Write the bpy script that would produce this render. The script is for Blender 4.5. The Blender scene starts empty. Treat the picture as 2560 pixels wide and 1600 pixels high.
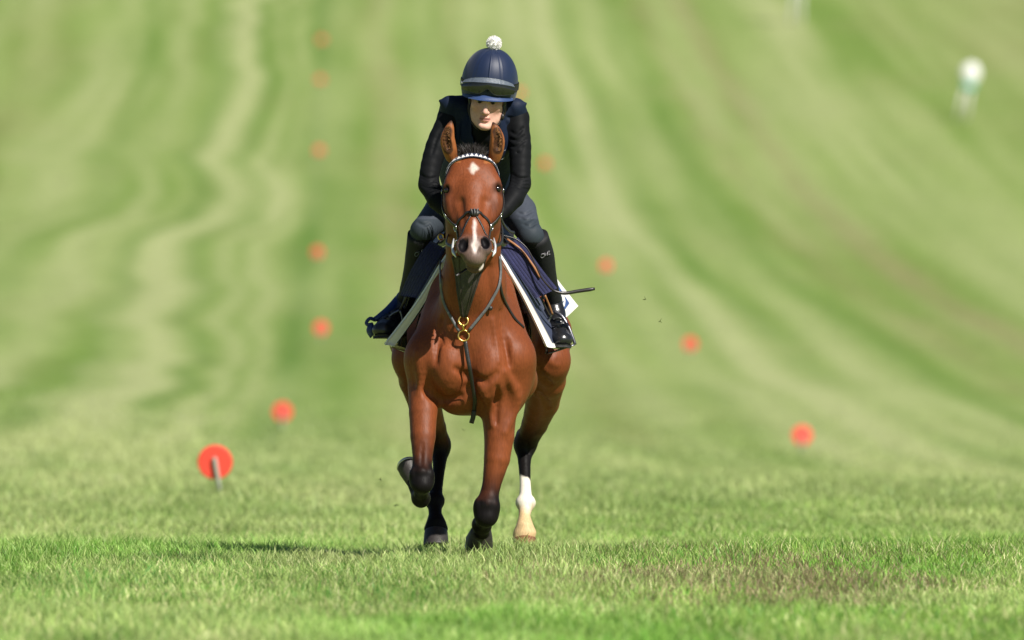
import bpy, math, random
import numpy as np
from mathutils import Vector, Matrix

random.seed(7)
RNG = np.random.default_rng(11)
scene = bpy.context.scene
COL = scene.collection

# ------------------------------------------------------------------ camera
CAM_H, PITCH, DIST = 1.47, 0.008, 50.0
FPX = 28000.0                      # focal length in photograph pixels (2560 wide)
cam_data = bpy.data.cameras.new("camera")
cam_data.sensor_width = 36.0
cam_data.lens = FPX / 2560.0 * 36.0
cam_data.clip_start = 0.5
cam_data.clip_end = 4000.0
cam_data.dof.use_dof = True
cam_data.dof.focus_distance = DIST + 0.1
cam_data.dof.aperture_fstop = 4.0
cam = bpy.data.objects.new("camera", cam_data)
cam.location = (0, -DIST, CAM_H)
cam.rotation_euler = (math.pi / 2 - PITCH, 0, 0)
COL.objects.link(cam)
scene.camera = cam

# ------------------------------------------------------------------ light
SUN_AZ = math.radians(38)          # to the right of the line from horse to camera
SUN_EL = math.radians(43)
to_sun = Vector((math.sin(SUN_AZ) * math.cos(SUN_EL), -math.cos(SUN_AZ) * math.cos(SUN_EL), math.sin(SUN_EL)))
world = bpy.data.worlds.new("World")
scene.world = world
world.use_nodes = True
wn = world.node_tree
bg = wn.nodes["Background"]
sky = wn.nodes.new("ShaderNodeTexSky")
sky.sky_type = 'NISHITA'
sky.sun_disc = False
sky.sun_elevation = SUN_EL
sky.sun_rotation = math.atan2(to_sun.x, to_sun.y)
sky.air_density = 0.75
sky.dust_density = 0.4
wn.links.new(sky.outputs[0], bg.inputs[0])
bg.inputs[1].default_value = 0.05
sun_data = bpy.data.lights.new("sun", 'SUN')
sun_data.energy = 5.0
sun_data.angle = math.radians(0.55)
sun_data.color = (1.0, 0.95, 0.87)
sun = bpy.data.objects.new("sun", sun_data)
sun.rotation_euler = to_sun.to_track_quat('Z', 'Y').to_euler()
sun.location = (20, -30, 40)
COL.objects.link(sun)
vs = scene.view_settings
vs.view_transform = 'Standard'
vs.look = 'None'
vs.exposure = 0.42
vs.gamma = 1.0
vs.use_curve_mapping = False


def W(px, py, Y):
    """World point seen at photograph pixel (px, py) when it stands at depth Y."""
    L = DIST + Y
    return np.array(((px - 1280) * L / FPX, Y, CAM_H - L * (PITCH + (py - 800) / FPX)))


# ------------------------------------------------------------------ helpers: scene graph
def tag(o, label=None, cat=None, group=None, kind=None):
    if label: o["label"] = label
    if cat: o["category"] = cat
    if group: o["group"] = group
    if kind: o["kind"] = kind
    return o


def empty(name, loc, label, cat, group=None):
    o = bpy.data.objects.new(name, None)
    o.location = Vector([float(v) for v in loc])
    o.empty_display_size = 0.1
    COL.objects.link(o)
    return tag(o, label, cat, group)


def world_of(p):
    m = Matrix.LocRotScale(p.location, p.rotation_euler, p.scale)
    if p.parent is not None:
        m = world_of(p.parent) @ p.matrix_parent_inverse @ m
    return m


def link(name, me, mat, parent=None, smooth=True):
    o = bpy.data.objects.new(name, me)
    COL.objects.link(o)
    if mat is not None:
        me.materials.append(mat)
    if smooth and len(me.polygons):
        me.polygons.foreach_set("use_smooth", np.ones(len(me.polygons), dtype=bool))
    if parent is not None:
        o.parent = parent
        o.matrix_parent_inverse = world_of(parent).inverted()
    return o


def np_mesh(name, V, quads=None, tris=None, col=None):
    """Fast mesh from numpy arrays."""
    me = bpy.data.meshes.new(name)
    V = np.asarray(V, dtype=np.float32)
    me.vertices.add(len(V))
    me.vertices.foreach_set("co", V.ravel())
    parts, starts, s = [], [], 0
    if quads is not None and len(quads):
        quads = np.asarray(quads, dtype=np.int32)
        parts.append(quads.ravel()); starts.append(np.arange(len(quads), dtype=np.int32) * 4)
        s = len(quads) * 4
    if tris is not None and len(tris):
        tris = np.asarray(tris, dtype=np.int32)
        parts.append(tris.ravel()); starts.append(s + np.arange(len(tris), dtype=np.int32) * 3)
    idx = np.concatenate(parts); st = np.concatenate(starts)
    me.loops.add(len(idx)); me.loops.foreach_set("vertex_index", idx)
    me.polygons.add(len(st)); me.polygons.foreach_set("loop_start", st)
    if col is not None:
        a = me.color_attributes.new("Col", 'FLOAT_COLOR', 'POINT')
        c = np.ones((len(V), 4), dtype=np.float32); c[:, :3] = col
        a.data.foreach_set("color", c.ravel())
    me.update(calc_edges=True)
    me.validate()
    return me


class MB:
    """Collects simple shapes into one mesh."""
    def __init__(self): self.v = []; self.f = []
    def add(self, V, F):
        o = len(self.v)
        self.v += [tuple(float(c) for c in p) for p in V]
        self.f += [tuple(o + i for i in f) for f in F]
        return self
    def build(self, name, mat, parent=None, smooth=True):
        me = bpy.data.meshes.new(name)
        me.from_pydata(self.v, [], self.f)
        me.update()
        return link(name, me, mat, parent, smooth)


def unit(v):
    v = np.asarray(v, float)
    return v / max(np.linalg.norm(v), 1e-9)


def spline(P, n):
    """Catmull-Rom through points."""
    P = np.asarray(P, float)
    if len(P) == 2:
        t = np.linspace(0, 1, n)[:, None]
        return P[0] * (1 - t) + P[1] * t
    Q = np.vstack([2 * P[0] - P[1], P, 2 * P[-1] - P[-2]])
    out = []
    T = np.linspace(0, len(P) - 1, n)
    for t in T:
        i = min(int(t), len(P) - 2); u = t - i
        a, b, c, d = Q[i:i + 4]
        out.append(.5 * (2 * b + (c - a) * u + (2 * a - 5 * b + 4 * c - d) * u * u + (3 * b - 3 * c + d - a) * u ** 3))
    return np.array(out)


def tube(mb, P, r, seg=8, closed=False):
    P = np.asarray(P, float); n = len(P)
    R = np.full(n, r) if np.isscalar(r) else np.asarray(r, float)
    V, F = [], []
    prev = None
    for i in range(n):
        if closed: t = unit(P[(i + 1) % n] - P[i - 1])
        else: t = unit(P[min(i + 1, n - 1)] - P[max(i - 1, 0)])
        if prev is None:
            a = unit(np.cross(t, (0, 0, 1) if abs(t[2]) < .9 else (1, 0, 0)))
        else:
            a = unit(prev - t * np.dot(prev, t))
        prev = a
        b = np.cross(t, a)
        for k in range(seg):
            ang = 2 * math.pi * k / seg
            V.append(P[i] + R[i] * (math.cos(ang) * a + math.sin(ang) * b))
    m = n if closed else n - 1
    for i in range(m):
        j = (i + 1) % n
        for k in range(seg):
            l = (k + 1) % seg
            F.append((i * seg + k, i * seg + l, j * seg + l, j * seg + k))
    if not closed:
        F.append(tuple(range(seg))[::-1]); F.append(tuple((n - 1) * seg + k for k in range(seg)))
    mb.add(V, F)
    return mb


def ribbon(mb, P, N, w, th):
    """Flat strap along P with surface normals N; w may vary."""
    P = np.asarray(P, float); n = len(P)
    Wd = np.full(n, w) if np.isscalar(w) else np.asarray(w, float)
    V, F = [], []
    for i in range(n):
        t = unit(P[min(i + 1, n - 1)] - P[max(i - 1, 0)])
        nn = unit(np.asarray(N[i]) - t * np.dot(N[i], t))
        s = np.cross(t, nn)
        h = Wd[i] / 2
        for a, b in ((-1, 0), (-.8, 1), (.8, 1), (1, 0)):
            V.append(P[i] + s * h * a + nn * th * b)
    for i in range(n - 1):
        for k in range(4):
            l = (k + 1) % 4
            F.append((i * 4 + k, i * 4 + l, i * 4 + 4 + l, i * 4 + 4 + k))
    F.append((3, 2, 1, 0)); e = (n - 1) * 4; F.append((e, e + 1, e + 2, e + 3))
    mb.add(V, F)
    return mb


def torus(mb, c, axis, R, r, seg=28, rs=8, sx=1.0):
    axis = unit(axis)
    a = unit(np.cross(axis, (0, 0, 1) if abs(axis[2]) < .9 else (1, 0, 0))); b = np.cross(axis, a)
    P = [np.asarray(c) + R * (math.cos(t) * a * sx + math.sin(t) * b) for t in np.linspace(0, 2 * math.pi, seg, endpoint=False)]
    return tube(mb, P, r, rs, True)


def blob(mb, c, r, axes=np.eye(3), seg=14, rings=9):
    V, F = [], []
    for i in range(rings + 1):
        th = math.pi * i / rings
        for k in range(seg):
            ph = 2 * math.pi * k / seg
            q = np.array((math.sin(th) * math.cos(ph), math.sin(th) * math.sin(ph), math.cos(th))) * r
            V.append(np.asarray(c) + q @ axes)
    for i in range(rings):
        for k in range(seg):
            l = (k + 1) % seg
            F.append((i * seg + k, (i + 1) * seg + k, (i + 1) * seg + l, i * seg + l))
    return mb.add(V, F)


def sheet(mb, G, th):
    """Grid of points G[i][j] made into a closed sheet of thickness th."""
    G = np.asarray(G, float); n, m = G.shape[:2]
    du = np.gradient(G, axis=0); dv = np.gradient(G, axis=1)
    N = np.cross(du, dv); N /= np.maximum(np.linalg.norm(N, axis=2, keepdims=True), 1e-9)
    V = list((G + N * th / 2).reshape(-1, 3)) + list((G - N * th / 2).reshape(-1, 3))
    o = n * m; F = []
    for i in range(n - 1):
        for j in range(m - 1):
            a, b, c, d = i * m + j, i * m + j + 1, (i + 1) * m + j + 1, (i + 1) * m + j
            F.append((a, d, c, b)); F.append((o + a, o + b, o + c, o + d))
    for i in range(n - 1):
        F.append((i * m, o + i * m, o + (i + 1) * m, (i + 1) * m)[::-1])
        a, b = i * m + m - 1, (i + 1) * m + m - 1
        F.append((a, o + a, o + b, b))
    for j in range(m - 1):
        F.append((j, o + j, o + j + 1, j + 1))
        a = (n - 1) * m + j
        F.append((a, o + a, o + a + 1, a + 1)[::-1])
    return mb.add(V, F)


# ------------------------------------------------------------------ helpers: noise
def vnoise(x, y, seed=0):
    x = np.asarray(x, float); y = np.asarray(y, float)
    xi = np.floor(x).astype(np.int64); yi = np.floor(y).astype(np.int64)
    xf = x - xi; yf = y - yi
    xf = xf * xf * (3 - 2 * xf); yf = yf * yf * (3 - 2 * yf)
    def h(a, b):
        n = (a * 374761393 + b * 668265263 + seed * 1442695041) & 0x7fffffff
        n = ((n ^ (n >> 13)) * 1274126177) & 0x7fffffff
        return ((n ^ (n >> 16)) & 0xffff) / 65535.0
    return (h(xi, yi) * (1 - xf) + h(xi + 1, yi) * xf) * (1 - yf) + (h(xi, yi + 1) * (1 - xf) + h(xi + 1, yi + 1) * xf) * yf


def sstep(a, b, x):
    t = np.clip((np.asarray(x, float) - a) / (b - a), 0, 1)
    return t * t * (3 - 2 * t)


# ------------------------------------------------------------------ helpers: implicit bodies
class SDF:
    def __init__(self, lo, hi, h):
        self.lo = np.array(lo, float); self.h = h
        self.n = np.ceil((np.array(hi) - self.lo) / h).astype(int) + 1
        self.ax = [(self.lo[i] + h * np.arange(self.n[i])).astype(np.float32) for i in range(3)]
        self.d = np.full(tuple(self.n), 0.5, dtype=np.float32)

    def _sub(self, lo, hi, pad):
        s = []
        for i in range(3):
            a = max(int((lo[i] - pad - self.lo[i]) / self.h), 0)
            b = min(int((hi[i] + pad - self.lo[i]) / self.h) + 2, self.n[i])
            if b <= a: return None
            s.append(slice(a, b))
        X = self.ax[0][s[0]][:, None, None]; Y = self.ax[1][s[1]][None, :, None]; Z = self.ax[2][s[2]][None, None, :]
        return tuple(s), X, Y, Z

    def _merge(self, s, a, k, op):
        D = self.d[s]
        if op == '+':
            if k > 0:
                hh = np.maximum(k - np.abs(D - a), 0) / k
                self.d[s] = np.minimum(D, a) - hh * hh * k * .25
            else: self.d[s] = np.minimum(D, a)
        else:
            a = -a
            hh = np.maximum(k - np.abs(D - a), 0) / k
            self.d[s] = np.maximum(D, a) + hh * hh * k * .25

    def chain(self, P, R, k=.03, op='+', kk=.005, sq=(1, 1, 1)):
        """Limb: tapered capsules through P; sq squashes the section per axis about the chain."""
        P = np.asarray(P, float); R = np.asarray(R, float)
        q = self._sub((P - R[:, None] * 1.3).min(0), (P + R[:, None] * 1.3).max(0), k + 3 * self.h)
        if q is None: return self
        s, X, Y, Z = q
        out = None
        for i in range(len(P) - 1):
            a, b = P[i], P[i + 1]; ab = b - a; L2 = max(float(ab @ ab), 1e-9)
            dx, dy, dz = X - a[0], Y - a[1], Z - a[2]
            t = np.clip((dx * ab[0] + dy * ab[1] + dz * ab[2]) / L2, 0, 1)
            ex, ey, ez = (dx - t * ab[0]) / sq[0], (dy - t * ab[1]) / sq[1], (dz - t * ab[2]) / sq[2]
            d = np.sqrt(ex * ex + ey * ey + ez * ez) - (R[i] + (R[i + 1] - R[i]) * t)
            if out is None: out = d
            else:
                hh = np.maximum(kk - np.abs(out - d), 0) / kk
                out = np.minimum(out, d) - hh * hh * kk * .25
        self._merge(s, out.astype(np.float32), k, op)
        return self

    def ell(self, c, r, k=.03, op='+', axes=None):
        c = np.asarray(c, float); r = np.asarray(r, float) * np.ones(3)
        m = r.max() if axes is not None else r
        q = self._sub(c - m, c + m, k + 3 * self.h)
        if q is None: return self
        s, X, Y, Z = q
        dx, dy, dz = X - c[0], Y - c[1], Z - c[2]
        if axes is not None:
            A = np.asarray(axes, float)
            u = dx * A[0, 0] + dy * A[0, 1] + dz * A[0, 2]
            v = dx * A[1, 0] + dy * A[1, 1] + dz * A[1, 2]
            w = dx * A[2, 0] + dy * A[2, 1] + dz * A[2, 2]
        else: u, v, w = dx, dy, dz
        k0 = np.sqrt((u / r[0]) ** 2 + (v / r[1]) ** 2 + (w / r[2]) ** 2)
        k1 = np.sqrt((u / r[0] ** 2) ** 2 + (v / r[1] ** 2) ** 2 + (w / r[2] ** 2) ** 2)
        d = np.where(k1 > 1e-6, k0 * (k0 - 1) / np.maximum(k1, 1e-6), -r.min())
        self._merge(s, d.astype(np.float32), k, op)
        return self

    def at(self, p):
        p = np.atleast_2d(p)
        g = (p - self.lo) / self.h
        g = np.clip(g, 0, self.n - 1.001)
        i = g.astype(int); f = g - i
        x, y, z = i.T; a, b, c = f.T
        D = self.d
        r = 0
        for dx in (0, 1):
            for dy in (0, 1):
                for dz in (0, 1):
                    r = r + D[x + dx, y + dy, z + dz] * (a if dx else 1 - a) * (b if dy else 1 - b) * (c if dz else 1 - c)
        return r

    def grad(self, p):
        p = np.atleast_2d(p); e = self.h
        g = np.stack([self.at(p + e * np.eye(3)[i]) - self.at(p - e * np.eye(3)[i]) for i in range(3)], 1)
        return g / np.maximum(np.linalg.norm(g, axis=1, keepdims=True), 1e-9)

    def snap(self, p, off=0.0, it=6):
        p = np.atleast_2d(np.array(p, float)).copy()
        for _ in range(it):
            p -= (self.at(p) - off)[:, None] * self.grad(p)
        return p

    def hit(self, px, py, y0=-.75, y1=2.0):
        """First surface point along the pixel's line, from depth y0 on."""
        for Y in np.arange(y0, y1, self.h * .7):
            p = W(px, py, Y)
            if self.at(p)[0] < 0: return p
        return W(px, py, y1)

    def mesh(self, smooth=2):
        d = self.d; n = self.n
        ins = d < 0
        c = np.zeros(tuple(n - 1), dtype=np.int8)
        for dx in (0, 1):
            for dy in (0, 1):
                for dz in (0, 1):
                    c += ins[dx:n[0] - 1 + dx, dy:n[1] - 1 + dy, dz:n[2] - 1 + dz]
        act = np.argwhere((c > 0) & (c < 8))
        idx = np.full(tuple(n - 1), -1, dtype=np.int32)
        idx[act[:, 0], act[:, 1], act[:, 2]] = np.arange(len(act))
        cor = np.array([(a, b, e) for a in (0, 1) for b in (0, 1) for e in (0, 1)])
        val = [d[act[:, 0] + o[0], act[:, 1] + o[1], act[:, 2] + o[2]] for o in cor]
        S = np.zeros((len(act), 3)); cnt = np.zeros(len(act))
        for i in range(8):
            for j in range(i + 1, 8):
                if np.abs(cor[i] - cor[j]).sum() != 1: continue
                m = (val[i] < 0) != (val[j] < 0)
                t = np.where(m, val[i] / np.where(m, val[i] - val[j], 1), 0)
                S += np.where(m[:, None], cor[i] + t[:, None] * (cor[j] - cor[i]), 0); cnt += m
        V = self.lo + self.h * (act + S / cnt[:, None])
        Q = []
        for axn in range(3):
            sl0 = [slice(None)] * 3; sl1 = [slice(None)] * 3
            sl0[axn] = slice(0, n[axn] - 1); sl1[axn] = slice(1, n[axn])
            A, B = ins[tuple(sl0)], ins[tuple(sl1)]
            E = np.argwhere(A != B)
            u, v = (axn + 1) % 3, (axn + 2) % 3
            ok = (E[:, u] > 0) & (E[:, v] > 0) & (E[:, u] < n[u] - 1) & (E[:, v] < n[v] - 1)
            E = E[ok]
            flip = A[E[:, 0], E[:, 1], E[:, 2]]
            def cell(du, dv):
                e = E.copy(); e[:, u] -= du; e[:, v] -= dv
                return idx[e[:, 0], e[:, 1], e[:, 2]]
            q = np.stack([cell(1, 1), cell(0, 1), cell(0, 0), cell(1, 0)], 1)
            q[~flip] = q[~flip][:, ::-1]
            Q.append(q)
        Q = np.vstack(Q)
        for _ in range(smooth):                    # light relaxing, then back onto the surface
            acc = np.zeros_like(V); w = np.zeros(len(V))
            for a in range(4):
                b = (a + 1) % 4
                np.add.at(acc, Q[:, a], V[Q[:, b]]); np.add.at(w, Q[:, a], 1)
                np.add.at(acc, Q[:, b], V[Q[:, a]]); np.add.at(w, Q[:, b], 1)
            V = V * .4 + .6 * acc / np.maximum(w, 1)[:, None]
            g = self.grad(V); V = V - np.clip(self.at(V), -self.h, self.h)[:, None] * g
        return V, Q


# ------------------------------------------------------------------ materials
def mat_new(name):
    m = bpy.data.materials.new(name); m.use_nodes = True
    nt = m.node_tree
    return m, nt, nt.nodes["Principled BSDF"]


def setin(b, **kw):
    for k, v in kw.items():
        k = k.replace('_', ' ')
        if k in b.inputs: b.inputs[k].default_value = v


def plain(name, col, rough=.5, metal=0., var=.18, scale=40., bump=.15, bscale=220., sheen=0., spec=.5, coat=0.):
    """Base colour with soft mottling and a fine relief."""
    m, nt, b = mat_new(name)
    L = nt.links
    tc = nt.nodes.new("ShaderNodeTexCoord")
    nz = nt.nodes.new("ShaderNodeTexNoise"); nz.inputs["Scale"].default_value = scale; nz.inputs["Detail"].default_value = 5
    L.new(tc.outputs["Object"], nz.inputs["Vector"])
    mr = nt.nodes.new("ShaderNodeMapRange"); mr.inputs[3].default_value = 1 - var; mr.inputs[4].default_value = 1 + var
    mr.inputs[1].default_value = .25; mr.inputs[2].default_value = .75
    L.new(nz.outputs["Fac"], mr.inputs[0])
    mx = nt.nodes.new("ShaderNodeMix"); mx.data_type = 'RGBA'; mx.blend_type = 'MULTIPLY'; mx.inputs[0].default_value = 1
    mx.inputs[6].default_value = (*col, 1)
    L.new(mr.outputs[0], mx.inputs[7]); L.new(mx.outputs[2], b.inputs["Base Color"])
    if bump:
        n2 = nt.nodes.new("ShaderNodeTexNoise"); n2.inputs["Scale"].default_value = bscale; n2.inputs["Detail"].default_value = 3
        L.new(tc.outputs["Object"], n2.inputs["Vector"])
        bp = nt.nodes.new("ShaderNodeBump"); bp.inputs["Strength"].default_value = bump; bp.inputs["Distance"].default_value = .004
        L.new(n2.outputs["Fac"], bp.inputs["Height"]); L.new(bp.outputs[0], b.inputs["Normal"])
    setin(b, Roughness=rough, Metallic=metal, Sheen_Weight=sheen, Specular_IOR_Level=spec, Coat_Weight=coat)
    return m


def attr_mat(name, rough=.5, var=.12, scale=60., stretch=(1, 1, 1), bump=.2, bdist=.003, sheen=0., spec=.5, big=0., bigscale=7., bigdist=.02):
    """Material whose base colour is painted per vertex (coat markings, garment colours)."""
    m, nt, b = mat_new(name)
    L = nt.links
    at = nt.nodes.new("ShaderNodeAttribute"); at.attribute_name = "Col"
    tc = nt.nodes.new("ShaderNodeTexCoord")
    mp = nt.nodes.new("ShaderNodeMapping"); mp.inputs["Scale"].default_value = stretch
    L.new(tc.outputs["Object"], mp.inputs[0])
    nz = nt.nodes.new("ShaderNodeTexNoise"); nz.inputs["Scale"].default_value = scale; nz.inputs["Detail"].default_value = 6
    L.new(mp.outputs[0], nz.inputs["Vector"])
    mr = nt.nodes.new("ShaderNodeMapRange"); mr.inputs[1].default_value = .25; mr.inputs[2].default_value = .75
    mr.inputs[3].default_value = 1 - var; mr.inputs[4].default_value = 1 + var
    L.new(nz.outputs["Fac"], mr.inputs[0])
    mx = nt.nodes.new("ShaderNodeMix"); mx.data_type = 'RGBA'; mx.blend_type = 'MULTIPLY'; mx.inputs[0].default_value = 1
    L.new(at.outputs["Color"], mx.inputs[6]); L.new(mr.outputs[0], mx.inputs[7])
    L.new(mx.outputs[2], b.inputs["Base Color"])
    bp = nt.nodes.new("ShaderNodeBump"); bp.inputs["Strength"].default_value = bump; bp.inputs["Distance"].default_value = bdist
    L.new(nz.outputs["Fac"], bp.inputs["Height"])
    if big:
        n3 = nt.nodes.new("ShaderNodeTexNoise"); n3.inputs["Scale"].default_value = bigscale; n3.inputs["Detail"].default_value = 3
        n3.inputs["Distortion"].default_value = .6
        L.new(mp.outputs[0], n3.inputs["Vector"])
        b2 = nt.nodes.new("ShaderNodeBump"); b2.inputs["Strength"].default_value = big; b2.inputs["Distance"].default_value = bigdist
        L.new(n3.outputs["Fac"], b2.inputs["Height"]); L.new(b2.outputs[0], bp.inputs["Normal"])
    L.new(bp.outputs[0], b.inputs["Normal"])
    setin(b, Roughness=rough, Sheen_Weight=sheen, Specular_IOR_Level=spec)
    bw = nt.nodes.new("ShaderNodeRGBToBW"); L.new(at.outputs["Color"], bw.inputs[0])       # dark hair and cloth are duller
    sm = nt.nodes.new("ShaderNodeMapRange"); sm.inputs[1].default_value = .005; sm.inputs[2].default_value = .06
    sm.inputs[3].default_value = spec * .42; sm.inputs[4].default_value = spec
    L.new(bw.outputs[0], sm.inputs[0]); L.new(sm.outputs[0], b.inputs["Specular IOR Level"])
    return m

# ================================================================== GROUND
PROF = np.array([(-400, .6), (-60, .3), (0, .12), (36, .03), (50, 0), (50.9, -.002), (53, -.066), (56, -.135), (60, -.180), (72, -.236), (100, -.62), (128, -.834), (150, -.70), (180, -.33), (205, .15), (230, .79),
                 (262, 1.92), (294, 3.34), (336, 5.76), (400, 9.9), (460, 14.0), (560, 20), (700, 26), (900, 29), (1400, 22), (2500, 0)], float)


def hermite(x, xp, yp):
    m = np.gradient(yp, xp)
    i = np.clip(np.searchsorted(xp, x) - 1, 0, len(xp) - 2)
    hh = xp[i + 1] - xp[i]; t = np.clip((x - xp[i]) / hh, 0, 1)
    return ((2 * t ** 3 - 3 * t ** 2 + 1) * yp[i] + (t ** 3 - 2 * t ** 2 + t) * hh * m[i]
            + (-2 * t ** 3 + 3 * t ** 2) * yp[i + 1] + (t ** 3 - t ** 2) * hh * m[i + 1])


def track_u(X, L):
    return X - (2.1 - .0145 * np.clip(L, -100, 600))


def ground_z(X, Y):
    X = np.asarray(X, float); L = np.asarray(Y, float) + DIST
    u = track_u(X, L)
    wob = 2.6 * (vnoise(X * .55, 0 * X, 91) - vnoise(-.1 * .55, 0., 91)) * sstep(.25, .9, np.abs(X + .1))
    z = hermite(L + wob * bump1(L, 53, 3.5) + 1.5 * sstep(-.30, -.62, X) * bump1(L, 52, 2.5), PROF[:, 0], PROF[:, 1])
    cross = .045 * 13 * np.tanh((u + 2.96) / 13)
    z = z - cross * sstep(66, 125, L)
    z = z + .035 * (vnoise(X / 1.7, L / 3.1, 3) - .5) * sstep(53, 60, L) + .02 * (vnoise(X / .6, L / 1.2, 4) - .5) * sstep(53, 58, L)
    z = z + .03 * (vnoise(X / 1.3, L / 2.3, 5) - .5) * sstep(49.5, 46, L)
    z = z + .25 * (vnoise(u / 4.0, L / 22, 8) - .5) * sstep(110, 170, L)
    return z


def bump1(x, c, s):
    return np.exp(-((x - c) / s) ** 2)


def turf_tint(X, Y):
    """Colour of the turf itself: mown lanes, wheel tracks, worn and dry grass."""
    X = np.asarray(X, float); L = np.asarray(Y, float) + DIST
    u = track_u(X, L)
    wl = sstep(-2.8, -4.2, u)
    uw = u + wl * (1.5 * (vnoise(L / 26, 0 * L, 21) - .5) + .6 * (vnoise(L / 10, 0 * L, 22) - .5)) + .35 * (vnoise(L / 34, u / 6, 23) - .5)
    far = sstep(58, 92, L)
    pale = (.95 * bump1(uw, -5.4, .42) + .6 * bump1(uw, -4.15, .24) + .45 * bump1(uw, -3.6, .2) + .4 * bump1(uw, -7.3, .5) + .3 * bump1(uw, -9.4, .6)
            + .5 * bump1(uw, 3.55, .4) + .8 * bump1(uw, 4.55, .42) + .4 * bump1(uw, 6.3, .55) + .3 * bump1(uw, 2.0, .4) + .3 * bump1(uw, .5, .6) + .35 * bump1(uw, 12.5, 1.2))
    dark = (.8 * bump1(uw, -3.0, .3) + .55 * bump1(uw, -4.75, .2) + .5 * bump1(uw, -6.15, .3) + .35 * bump1(uw, -8.4, .5)
            + .45 * bump1(uw, 5.3, .28) + .3 * bump1(uw, 7.1, .4) + .35 * bump1(uw, -2.3, .4) + .3 * bump1(uw, 3.0, .2))
    brown = .5 * bump1(uw, -1.1, .6) + .75 * bump1(uw, 9.6, .5) + .4 * bump1(uw, 8.2, .5) + .35 * bump1(uw, -12, 1.5) + .3 * bump1(uw, 1.4, .4) + .45 * sstep(12, 22, uw) * sstep(250, 380, L)
    s1 = vnoise(uw * 2.3, L / 30, 31); s2 = vnoise(uw * .7, L / 55, 32); s3 = vnoise(X * .9, L / 7, 33); s4 = vnoise(X * 2.6, L / 2.6, 34)
    nr = 1 - .75 * sstep(90, 190, L); s3 = .5 + (s3 - .5) * nr; s4 = .5 + (s4 - .5) * nr
    pale = pale * far + .5 * (s1 - .35) * far + .5 * (s2 - .4) + .35 * (s3 - .5) + .35 * (s4 - .5) + .34 * bump1(L, 95, 36) + .1
    dark = dark * far + .4 * (1 - s1 - .3) * far + .35 * (1 - s2 - .4) + .45 * (.45 - s3) + .3 * (.5 - s4)
    brown = brown * far + .35 * (vnoise(X * .7 + 9, L / 9, 35) - .55)
    G = np.array((.178, .262, .056)); P = np.array((.335, .375, .165)); D = np.array((.112, .196, .038)); B = np.array((.24, .23, .10))
    C = np.broadcast_to(G, X.shape + (3,)).copy()
    for w, c in ((dark, D), (brown, B), (pale, P)):
        w = np.clip(w, 0, 1)[..., None]
        C = C * (1 - w) + c * w
    return C


def build_ground():
    us = np.unique(np.concatenate([np.arange(-24, 24.01, .16), -24 - np.cumsum(np.linspace(.4, 18, 40)), 24 + np.cumsum(np.linspace(.4, 18, 40))]))
    Ls = np.unique(np.concatenate([np.linspace(-400, 0, 20), np.arange(0, 34, 2.), np.arange(34, 130, .45), np.arange(130, 480, 1.3), 480 + np.cumsum(np.linspace(2, 60, 60))]))
    X, Lg = np.meshgrid(us, Ls)
    Y = Lg - DIST
    Z = ground_z(X, Y)
    V = np.stack([X, Y, Z], -1).reshape(-1, 3)
    n, m = X.shape
    i = np.arange(n - 1)[:, None] * m + np.arange(m - 1)[None, :]
    Q = np.stack([i, i + 1, i + m + 1, i + m], -1).reshape(-1, 4)
    C = turf_tint(X, Y).reshape(-1, 3)
    me = np_mesh("ground", V, quads=Q, col=C)
    m_, nt, b = mat_new("turf")
    L = nt.links
    at = nt.nodes.new("ShaderNodeAttribute"); at.attribute_name = "Col"
    tc = nt.nodes.new("ShaderNodeTexCoord")
    mp = nt.nodes.new("ShaderNodeMapping"); mp.inputs["Scale"].default_value = (5, 1.2, 1)
    L.new(tc.outputs["Object"], mp.inputs[0])
    nz = nt.nodes.new("ShaderNodeTexNoise"); nz.inputs["Scale"].default_value = 1.3; nz.inputs["Detail"].default_value = 7; nz.inputs["Roughness"].default_value = .7
    L.new(mp.outputs[0], nz.inputs["Vector"])
    mr = nt.nodes.new("ShaderNodeMapRange"); mr.inputs[1].default_value = .3; mr.inputs[2].default_value = .7; mr.inputs[3].default_value = .72; mr.inputs[4].default_value = 1.28
    L.new(nz.outputs["Fac"], mr.inputs[0])
    mx = nt.nodes.new("ShaderNodeMix"); mx.data_type = 'RGBA'; mx.blend_type = 'MULTIPLY'; mx.inputs[0].default_value = 1
    L.new(at.outputs["Color"], mx.inputs[6]); L.new(mr.outputs[0], mx.inputs[7]); L.new(mx.outputs[2], b.inputs["Base Color"])
    bp = nt.nodes.new("ShaderNodeBump"); bp.inputs["Strength"].default_value = .5; bp.inputs["Distance"].default_value = .05
    L.new(nz.outputs["Fac"], bp.inputs["Height"]); L.new(bp.outputs[0], b.inputs["Normal"])
    setin(b, Roughness=.95, Specular_IOR_Level=.1)
    o = link("ground", me, m_)
    tag(o, "green racecourse gallop turf climbing a hill with pale mown tracks", "ground", kind="structure")


build_ground()


def ground_hit(px, py):
    L = np.arange(30, 900, .1)
    X = (px - 1280) * L / FPX
    z = CAM_H - L * (PITCH + (py - 800) / FPX)
    g = ground_z(X, L - DIST)
    i = np.argmax(z < g)
    return np.array((X[i], L[i] - DIST, g[i]))


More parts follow.
